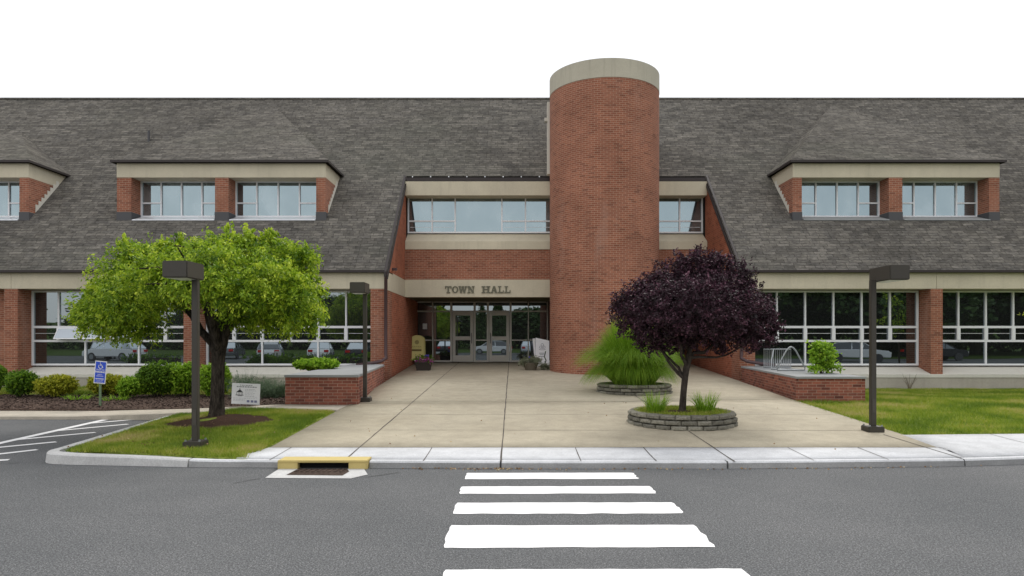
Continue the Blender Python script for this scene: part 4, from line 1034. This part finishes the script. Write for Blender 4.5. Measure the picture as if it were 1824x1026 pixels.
# parking sign
sx, sy = -9.9, 16.4; sz = bedz(sx, sy)
ps = empty('parking_sign', (sx, sy, sz), 'blue and white wheelchair parking sign on a thin green post, tilted slightly', 'sign')
mb = MB(); mb.box(sx-.025, sx+.025, sy+.0, sy+.03, sz-.1, 1.15); mb.build('post', POSTG, ps)
tilt = R(-5); ct, st_ = math.cos(tilt), math.sin(tilt); SC = (sx+.02, sy-.012, .94)
def SP_(u, v, d=0): return (SC[0]+u*ct-v*st_, SC[1]-d, SC[2]+u*st_+v*ct)
def panel(mbx, u0, u1, v0, v1, d0, d1):
    q = [(u0, v0), (u1, v0), (u1, v1), (u0, v1)]
    mbx.hexa([SP_(u0, v0, d1), SP_(u1, v0, d1), SP_(u1, v0, d0), SP_(u0, v0, d0), SP_(u0, v1, d1), SP_(u1, v1, d1), SP_(u1, v1, d0), SP_(u0, v1, d0)])
mb = MB(); panel(mb, -.14, .14, -.27, .27, 0, .006); pl = mb.build('sign_panel', WHITE, ps)
mb = MB(); panel(mb, -.122, .122, -.25, .25, .0065, .009); mb.build('blue_field', BLUE, pl)
def sign_text(s, size, u, v, m, parent, bold=0, T=SP_, d=.011, sxs=1):
    me = text_mesh(s, size, bold)
    for vt in me.vertices:
        a, b, c_ = vt.co; vt.co = T(u+a*sxs, v+b, d+c_*.3)
    return link_mesh('lettering', me, m, parent)
sign_text('RESERVED', .045, 0, .045, WHITE, pl); sign_text('PARKING', .056, 0, -.012, WHITE, pl, .002)
sign_text('PERMIT', .035, 0, -.07, WHITE, pl); sign_text('REQUIRED', .035, 0, -.105, WHITE, pl)
sign_text('VIOLATORS', .034, 0, -.2, WHITE, pl); sign_text('WILL BE FINED', .026, 0, -.235, WHITE, pl)
mb = MB(); panel(mb, -.1, .1, -.162, -.148, .0095, .0115); mb.build('divider', WHITE, pl)
mb = MB()
def sp_tube(pts, r): mb.tube([SP_(u, v, .011) for u, v in pts], r, 6)
ca = [(.0+.048*math.cos(a), .138+.048*math.sin(a)) for a in np.linspace(R(130), R(390), 14)]
sp_tube(ca, .007); sp_tube([(-.012, .215), (-.008, .165), (.032, .16), (.052, .11), (.066, .113)], .008); sp_tube([(-.012, .195), (.025, .19)], .006)
sp_tube([(-.014, .228), (-.014, .238)], .011); mb.build('wheelchair_symbol', WHITE, pl)

# yard sign
yx, yy_ = -5.62, 14.55; yz = swz(yx)
yx, yy_ = X(438, 15.45), 15.45; yz = bedz(yx, yy_)
ys_ = empty('yard_sign', (yx, yy_, yz), 'white printed yard sign with a gazebo drawing on wire stakes', 'sign')
w2, z0y, z1y = .32, Zp(720, yy_), Zp(683, yy_)
for s in (-1, 1): mb = MB(); mb.tube([(yx+s*.12, yy_+.01, yz-.15), (yx+s*.12, yy_+.01, z0y+.1)], .005, 6); mb.build('stake', STEEL, ys_)
tY = R(-2.5)
def YP(u, v, d=0): return (yx+u*math.cos(tY)-v*math.sin(tY), yy_-d, (z0y+z1y)/2+u*math.sin(tY)+v*math.cos(tY))
hh = (z1y-z0y)/2
mb = MB(); mb.hexa([YP(-w2, -hh, .006), YP(w2, -hh, .006), YP(w2, -hh, 0), YP(-w2, -hh, 0), YP(-w2, hh, .006), YP(w2, hh, .006), YP(w2, hh, 0), YP(-w2, hh, 0)]); bd = mb.build('sign_board', SIGNW, ys_)
mb = MB()
def ybar(u0, u1, v0, v1, d=.008): mb.poly([YP(u0, v0, d), YP(u1, v0, d), YP(u1, v1, d), YP(u0, v1, d)])
def words(u0, u1, v, h, gap=.012, lo=.02, hi=.06):
    u = u0
    while u < u1:
        l = min(random.uniform(lo, hi), u1-u); ybar(u, u+l, v, v+h*random.uniform(.8, 1)); u += l+gap
words(-.14, .14, .185, .018); words(-.21, .24, .145, .026, .014)
words(-.02, .2, .10, .008); words(-.02, .23, .07, .008)
for v in (.04, .01, -.02, -.05, -.07): words(-.02, random.uniform(.15, .28), v, .006)
words(-.28, .3, -.105, .006); words(-.28, -.02, -.135, .006); words(-.28, -.02, -.16, .006)
mb.build('printed_text', INKG, bd)
mb = MB()
mb.poly([YP(-.22, .03, .008), YP(-.06, .03, .008), YP(-.135, .10, .008)]); ybar(-.145, -.13, .1, .12)
for u in (-.21, -.175, -.14, -.105, -.075): ybar(u, u+.008, -.03, .028)
ybar(-.23, -.05, -.04, -.026); ybar(-.18, -.08, -.055, -.045)
mb.build('gazebo_drawing', INK, bd)
mb = MB()
for u in (.03, .12, .2): ybar(u, u+.06, -.19, -.14, .0085)
mb.build('sponsor_marks', mat('sponsor_ink', (.2, .22, .36), .7), bd)

# yellow A-frame sign
ax_, ay_ = X(742, 27.2), 27.2; az_ = plz(ay_)
af = empty('sandwich_board', (ax_, ay_, az_), 'pale yellow arched-top board sign standing against the brick at the entrance', 'sign')
def arch_board(cx, y, z, wd, H, lean, th=.03, legs=True):
    pts = []; r = wd/2
    if legs: pts += [(-r, 0), (-r+.05, 0), (-r+.05, .22), (r-.05, .22), (r-.05, 0), (r, 0)]
    else: pts += [(-r, 0), (r, 0)]
    pts += [(r*math.cos(a), H-r*.75+r*.75*math.sin(a)) for a in np.linspace(0, math.pi, 16)]
    return pts
pts = arch_board(0, 0, 0, .56, 1.2, 0)
def AP(u, v, d=0): return (ax_+u, ay_+.0+v*.12-d, az_+v)
mb = MB()
mb.poly([AP(u, v, .015) for u, v in pts]); mb.poly([AP(u, v, -.015) for u, v in reversed(pts)])
for a, b in zip(pts, pts[1:]+pts[:1]): mb.poly([AP(*a, .015), AP(*a, -.015), AP(*b, -.015), AP(*b, .015)])
bdd = mb.build('front_board', YEL, af)
def AP2(u, v, d=0): return (ax_+.03+u, ay_+.42-v*.12-d, az_+v)
mb = MB(); mb.poly([AP2(u, v, .015) for u, v in pts]); mb.poly([AP2(u, v, -.015) for u, v in reversed(pts)])
for a, b in zip(pts, pts[1:]+pts[:1]): mb.poly([AP2(*a, .015), AP2(*a, -.015), AP2(*b, -.015), AP2(*b, .015)])
mb.build('rear_board', YEL, af)
mb = MB(); n = 14
for k in range(n):   # round emblem with a toothed rim
    a, b = 2*math.pi*k/n, 2*math.pi*(k+.6)/n; mb.poly([AP(.0, .92, .018), AP(.085*math.cos(a), .92+.085*math.sin(a), .018), AP(.085*math.cos(b), .92+.085*math.sin(b), .018)])
mb.build('emblem', OLIVE, bdd)
mb = MB(); mb.poly([AP(-.21, .56, .018), AP(.19, .56, .018), AP(.19, .64, .018), AP(-.21, .64, .018)]); mb.build('dark_band', OLIVE, bdd)
mb = MB()
for v, h in ((.74, .025), (.68, .02)):
    u = -.21
    while u < .18: l = random.uniform(.03, .08); mb.poly([AP(u, v, .018), AP(min(u+l, .19), v, .018), AP(min(u+l, .19), v+h, .018), AP(u, v+h, .018)]); u += l+.015
mb.build('printed_text', mat('olive_text', (.3, .26, .08), .7), bdd)

# white A-frame sign by the tower
wx, wy = X(966, 26.6), 26.6; wz = plz(wy)
wf = empty('sandwich_board', (wx, wy, wz), 'white folding board sign with a grey emblem beside the round tower', 'sign')
def WP(u, v, d=0): return (wx+u, wy+v*.1-d-u*.25, wz+v)
mb = MB()
q = [(-.26, 0), (.27, 0), (.27, 1.0), (-.26, 1.12)]
mb.poly([WP(*p, .015) for p in q]); mb.poly([WP(*p, -.015) for p in reversed(q)])
for a, b in zip(q, q[1:]+q[:1]): mb.poly([WP(*a, .015), WP(*a, -.015), WP(*b, -.015), WP(*b, .015)])
bdw = mb.build('front_board', SIGNW, wf)
mb = MB(); q2 = [(-.30, .85), (-.262, .6), (-.262, 1.10), (-.38, 1.08)]
mb.hexa([(wx-.27, wy+.2, wz), (wx-.25, wy+.2, wz), (wx-.25, wy+.23, wz), (wx-.27, wy+.23, wz), (wx-.38, wy+.13, wz+1.08), (wx-.28, wy+.13, wz+1.1), (wx-.28, wy+.16, wz+1.1), (wx-.38, wy+.16, wz+1.08)]); mb.build('rear_board', SIGNW, wf)
mb = MB()
for cx_, cz_, r in ((0, .84, .05), (-.06, .75, .045), (.07, .75, .045), (.01, .72, .03)):
    P = [WP(cx_+r*math.cos(a), cz_+r*math.sin(a), .02) for a in np.linspace(0, 2*math.pi, 13)]; mb.tube(P, .009, 5, cap=False)
mb.tube([WP(-.13, .67, .02), WP(-.05, .645, .02), (WP(.05, .645, .02)), WP(.13, .67, .02)], .009, 5); mb.build('emblem', INKG, bdw)
mb = MB()
for v, a, b in ((.5, -.12, .08), (.44, -.1, .06), (.37, -.14, .1)):
    mb.poly([WP(a, v, .018), WP(b, v, .018), WP(b, v+.028, .018), WP(a, v+.028, .018)])
mb.build('printed_text', INKG, bdw)

# flower pots
fx, fy = X(754.5, 24.7), 24.7; fz = plz(fy)
fp = empty('flower_pot', (fx, fy, fz), 'dark square planter pot of pink and violet flowers left of the doors', 'flower pot')
mb = MB(); mb.hexa([(fx-.23, fy-.2, fz), (fx+.23, fy-.2, fz), (fx+.23, fy+.2, fz), (fx-.23, fy+.2, fz), (fx-.28, fy-.24, fz+.26), (fx+.28, fy-.24, fz+.26), (fx+.28, fy+.24, fz+.26), (fx-.28, fy+.24, fz+.26)])
mb.box(fx-.3, fx+.3, fy-.26, fy+.26, fz+.261, fz+.30); mb.build('pot', POT, fp)
crown('foliage', [(fx, fy, fz+.4, .3, .25, .14), (fx-.2, fy, fz+.36, .16, .2, .1), (fx+.2, fy, fz+.38, .16, .2, .12)], 120, 14, .05, .03, SHD, fp, shell=.3, spread=.05)
crown('pink_flowers', [(fx-.12, fy-.16, fz+.34, .14, .1, .09)], 22, 7, .05, .045, FLP, fp, shell=.5, spread=.035)
crown('pink_flowers', [(fx+.2, fy-.12, fz+.36, .15, .12, .09)], 24, 7, .05, .045, FLP, fp, shell=.5, spread=.035)
crown('violet_flowers', [(fx+.12, fy, fz+.52, .08, .08, .05)], 14, 7, .05, .045, FLB, fp, shell=.3, spread=.03)
fx, fy = X(945.5, 24.8), 24.8; fz = plz(fy)
fp = empty('flower_pot', (fx, fy, fz), 'low brown bowl of silvery trailing foliage at the foot of the tower', 'flower pot')
mb = MB(); mb.cyl(fx, fy, fz, fz+.26, .2, 24, 0, .27); mb.cyl(fx, fy, fz+.24, fz+.275, .285, 24); mb.build('bowl', POT2, fp)
crown('foliage', [(fx, fy, fz+.36, .32, .26, .12), (fx-.3, fy-.05, fz+.3, .16, .15, .13), (fx+.2, fy-.05, fz+.36, .2, .2, .12)], 170, 14, .05, .02, SILV, fp, shell=.3, spread=.07, droop=.4)
crown('violet_flowers', [(fx-.04, fy-.1, fz+.47, .05, .05, .02)], 6, 6, .04, .035, FLB, fp, shell=.2, spread=.02)
sx_, sy_2 = X(971, 24.9), 24.9
sp = empty('potted_plant', (sx_, sy_2, plz(sy_2)), 'spreading pale green plant on the paving right of the brown bowl, with one tall stalk', 'plant')
crown('foliage', [(sx_, sy_2, plz(sy_2)+.12, .2, .18, .12)], 90, 12, .04, .022, SILV, sp, shell=.2, spread=.05)
mb = MB(); limbto(mb, (sx_-.01, sy_2, plz(sy_2)), (sx_+.02, sy_2, plz(sy_2)+.68), .022, .018); mb.build('stalk', SHG, sp)

# bicycle rack
bx0, by0 = 7.6, 19.4; bz0 = .86
bk = empty('bicycle_rack', (bx0, by0, bz0), 'galvanised steel bicycle rack with loop ends on the right brick planter', 'bicycle rack')
mb = MB()
def rb(px, py, Y): return (X(px, Y), Y, Zp(py, Y))
ya, yb2 = 18.9, 19.9
mb.tube([rb(1360, 622, 19.9), rb(1408, 622, 19.9)], .018, 8)
for k in range(15):
    x = 1361+k*3.4; mb.tube([rb(x, 621, 19.9), (rb(x, 621, 19.9)[0], 19.9, bz0+.03)], .011, 6)
mb.tube([(rb(1360, 621, 19.9)[0], 19.9, bz0+.05), (rb(1408, 621, 19.9)[0], 19.9, bz0+.05)], .018, 8)
mb.build('bar_grid', STEEL, bk)
def loop(x, Y, w0, w1, h, nm):
    P = [(x-w0, Y, bz0+.03), (x-w0*1.02, Y, bz0+.1), (x-w1-.02, Y, bz0+h-.12), (x-w1+.06, Y, bz0+h-.02), (x, Y, bz0+h), (x+w1-.06, Y, bz0+h-.02), (x+w1+.02, Y, bz0+h-.12), (x+w0*1.02, Y, bz0+.1), (x+w0, Y, bz0+.03), (x, Y, bz0+.03), (x-w0, Y, bz0+.03)]
    mb = MB(); mb.tube(P, .021, 8, cap=False); mb.build('end_loop', STEEL, bk)
loop(X(1409, 18.6), 18.6, .37, .12, .66, 0)
mb = MB(); mb.tube([(7.3, 19.2, bz0+.03), (7.34, 19.3, bz0+.3), (7.42, 19.4, bz0+.5), (7.5, 19.6, bz0+.56)], .02, 8); mb.tube([(7.3, 19.2, bz0+.03), (7.75, 18.85, bz0+.03)], .02, 8); mb.build('end_loop', STEEL, bk)

# =================================================================== BEHIND THE CAMERA (seen mirrored in the glass)
def car(x, y, rot, paint, label, kind='hatch'):
    root = empty('parked_car', (0, 0, 0), label, 'car', 'parked cars mirrored in the windows')
    body = MB(); L = 2.2; Wd = .88
    prof = [(-L, .35), (-L-.02, .62), (-L+.12, .84), (-1.15, .95), (-.1, .96), (1.2, .95), (L-.1, .9), (L, .6), (L-.04, .33)]
    body.prism(prof, 'y', -Wd, Wd)
    b = body.build('body', paint, root, bevel=.05)
    top = [(-1.15, .94), (-.45, 1.42), (.1, 1.50), (1.15, 1.48), (1.75, 1.3), (2.05, .94)] if kind == 'hatch' else [(-1.2, .94), (-.5, 1.38), (.0, 1.43), (.75, 1.42), (1.5, .95)]
    mb = MB(); mi = Wd-.05; mo = Wd-.22
    yw = lambda z: mi-(z-.94)/.55*.2
    for s in (-1, 1): mb.poly([(p[0], s*yw(p[1]), p[1]) for p in (top if s < 0 else reversed(top))], 0)
    for i, (a, c_) in enumerate(zip(top, top[1:])):
        mb.poly([(a[0], -yw(a[1]), a[1]), (a[0], yw(a[1]), a[1]), (c_[0], yw(c_[1]), c_[1]), (c_[0], -yw(c_[1]), c_[1])], 1 if 0 < i < len(top)-2 else 0)
    mb.build('cabin', [CARGL, paint], root)
    mb = MB()
    for s in (-1, 1):
        for p, q in ((top[1], (top[1][0]+.15, .94)), ((.35, top[2][1]-.03), (.38, .94)), (top[0], top[1]), (top[-2], top[-1]), (top[1], top[2]), (top[2], top[3])):
            mb.tube([(p[0], s*(yw(p[1])+.005), p[1]), (q[0], s*(yw(q[1])+.005), q[1])], .03, 6)
    mb.build('pillar', paint, root)
    for wx_ in (-1.35, 1.3):
        for s in (-1, 1):
            mb = MB(); n = 20; P = [(wx_+.32*math.cos(2*math.pi*k/n), .32+.32*math.sin(2*math.pi*k/n)) for k in range(n)]
            mb.prism(P, 'y', s*Wd-.11, s*Wd+.03); w_ = mb.build('wheel', INK, root)
            P = [(wx_+.19*math.cos(2*math.pi*k/n), .32+.19*math.sin(2*math.pi*k/n)) for k in range(n)]
            mb = MB(); mb.prism(P, 'y', s*(Wd+.015)-.03, s*(Wd+.015)+.03); mb.build('rim', STEEL, w_)
    for s in (-1, 1):
        mb = MB(); mb.box(L-.1, L+.02, s*.62-.18, s*.62+.18, .68, .86); mb.build('tail_light', REDL, root)
        mb = MB(); mb.box(-L-.03, -L+.1, s*.6-.2, s*.6+.2, .6, .75); mb.build('headlight', LENS, root)
    root.location = (x, y, 0); root.rotation_euler = (0, 0, rot)
CARGL = glass_mat('car_glass', (.01, .012, .014), (.9, .95, 1), .08)
REDL = mat('tail_red', (.5, .01, .01), .3)
def paintm(n, c): return mat(n, c, .25, .1)
CW, CS, CB, CR, CG = paintm('car_white', (.75, .76, .78)), paintm('car_silver', (.45, .47, .5)), paintm('car_black', (.02, .02, .025)), paintm('car_red', (.2, .01, .015)), paintm('car_grey', (.12, .13, .14))
car(-2.2, -17.5, 0, CW, 'white hatchback mirrored in the entrance doors, nearest to them')
car(1.9, -19, R(90), CS, 'silver car mirrored in the glass right of the doors', 'sedan')
car(4.6, -19.5, R(90), CR, 'dark red car mirrored in the glass beside the tower', 'sedan')
car(-7.5, -20, R(90), CB, 'black car mirrored in the glass left of the doors', 'sedan')
car(-31.5, -9, R(8), CW, 'white hatchback mirrored in the leftmost bay window')
car(-24.5, -14, R(80), CG, 'dark grey car mirrored behind the bright green tree', 'sedan')
car(-19.5, -10, R(75), CS, 'silver hatchback mirrored in the window above the sage plants')
car(-16.0, -12, R(80), CW, 'white sedan mirrored in the window left of the lime dome shrub', 'sedan')
car(-12.2, -9.5, R(85), CB, 'black sedan mirrored in the window beside the corner brick pier', 'sedan')
car(-35.5, -14, R(60), CS, 'silver car mirrored at the left edge of the first bay', 'sedan')
car(25.8, -6, R(200), CW, 'white hatchback with red tail light mirrored beside the right planter shrub')
car(33.5, -9, R(180), CB, 'black car mirrored behind the right lamp post', 'sedan')
def hedge(x0, x1, y, h, label):
    root = empty('hedge', ((x0+x1)/2, y, 0), label, 'hedge', 'low hedges mirrored in the windows')
    C = [(x, y, h*.5, .6, .55, h*.5) for x in np.arange(x0, x1, .5)]
    crown('foliage', C, int(90*(x1-x0)), 14, .09, .06, SHD, root, droop=0, shell=.7, spread=.06)
    mb = MB(); mb.box(x0, x1, y-.3, y+.3, 0, h*.6); mb.build('stem', PBARK, root)
hedge(-17.6, -14.4, .4-1.5, .75, 'low clipped hedge mirrored left in the second bay window')
hedge(-13.6, -9.8, -1.1, .7, 'low clipped hedge mirrored in the second bay window by the corner pier')
hedge(-27.5, -24, -4, .6, 'low hedge mirrored under the white hatchback in the first bay')
def far_crown(R_, H, seed):
    global rng
    return None
variants = []
def far_tree(x, y, H, Rr, label, vi):
    root = empty('background_tree', (0, 0, 0), label, 'tree', 'trees mirrored in the windows')
    if len(variants) <= vi:
        if vi % 2:
            C = [(0, 0, z, .42*(1.02-z), .42*(1.02-z), .07) for z in np.linspace(.14, .95, 11)]
        else:
            C = [(random.uniform(-.28, .28), random.uniform(-.28, .28), random.uniform(.32, .8), .2, .2, .16) for _ in range(16)]+[(0, 0, .55, .34, .34, .38)]
        C = [tuple(10*q for q in c_) for c_ in C]
        o = crown('crown', C, 900, 12, .5, .3, FARL, root, droop=.1, shell=.5, spread=.35)
        mb = MB(); mb.tube([(0, 0, -.3), (0, 0, 3), (.1, 0, 8)], [.28, .2, .06], 8); t = mb.build('trunk', PBARK, root)
        variants.append((o, t)); 
    else:
        for s in variants[vi]:
            o = s.copy(); COL.objects.link(o); o.parent = root
    root.location = (x, y, 0); root.scale = (Rr/4, Rr/4, H/10); root.rotation_euler = (0, 0, random.random()*6)
desc = ['rounded', 'conical', 'broad', 'narrow conical']
i = 0
for (x, y, H, Rr, vi) in [(-62, -62, 8, 6, 0), (-50, -60, 10, 4, 1), (-40, -66, 8, 7, 2), (-29, -62, 9, 6, 0), (-20, -58, 11, 5, 2), (-12, -50, 9, 3.4, 1), (-7, -55, 6.5, 4, 0), (-2.2, -52, 9, 2.2, 3), (3, -60, 7.5, 5, 2), (8, -50, 8, 4, 0), (12.5, -46, 8.5, 2.6, 1),
                          (18, -34, 13, 7, 0), (26, -28, 13, 7, 2), (34, -30, 14, 7, 0), (42, -26, 13, 7, 2), (51, -30, 14, 8, 0), (60, -34, 13, 7, 2), (22, -40, 14, 7, 2), (31, -40, 15, 8, 0), (46, -42, 15, 8, 2), (70, -40, 14, 8, 0), (-74, -50, 9, 6, 2),
                          (-4.5, -46, 7.5, 2.0, 1), (15, -55, 9, 6, 0), (38, -20, 11, 6, 0), (56, -22, 12, 7, 2)]:
    side = 'far left' if x < -15 else 'middle' if x < 14 else 'right'
    far_tree(x, y, H, Rr, 'mirrored %s tree, %s in the row seen only as reflections in the %s windows' % (desc[vi], ['first', 'second', 'third', 'fourth', 'fifth', 'sixth', 'seventh', 'eighth', 'ninth', 'tenth', 'eleventh', 'twelfth', 'thirteenth', 'fourteenth', 'fifteenth', 'sixteenth', 'seventeenth', 'eighteenth', 'nineteenth', 'twentieth', 'twenty-first', 'twenty-second', 'twenty-third', 'twenty-fourth', 'twenty-fifth', 'twenty-sixth'][i], side), vi); i += 1
VERGE = soil_mat('verge_turf', (.03, .05, .012), (.055, .09, .018), 6)
# understorey of the far wood, added to block bright sky gaps under mirrored crowns
CC = [(x, -66+4*math.sin(x*.3), 1.6, 2.6, 2.0, 2.0) for x in np.arange(-90, 22, 2.2)]+[(x, -44-2*math.sin(x), 2.2, 2.8, 2.2, 2.8) for x in np.arange(14, 84, 2.4)]
root_u = crown('sky_gap_understorey', CC, 5200, 14, .5, .32, FARL, None, droop=.1, shell=.6, spread=.4); tag(root_u, kind='stuff')
mb = MB(); mb.poly([(-400, -74, 0), (400, -74, 0), (400, -95, 5), (-400, -95, 5)][::-1]); mb.poly([(-400, -95, 5), (400, -95, 5), (400, -140, 5), (-400, -140, 5)][::-1]); mb.poly([(-400, -140, 5), (400, -140, 5), (400, -140, -.5), (-400, -140, -.5)][::-1])  # unseen bank added to block bright sky gaps low in the reflections
tag(mb.build('sky_gap_bank', VERGE), kind='structure')
# grass verge behind the lot
mb = MB(); mb.poly([(-120, -120, .02), (120, -120, .02), (120, -24, .02), (-120, -24, .02)]); tag(mb.build('verge', VERGE), kind='structure')
mb = MB(); mb.poly([(16, -23.9, .02), (120, -23.9, .02), (120, -12, .02), (16, -14, .02)]); tag(mb.build('verge', VERGE), kind='structure')
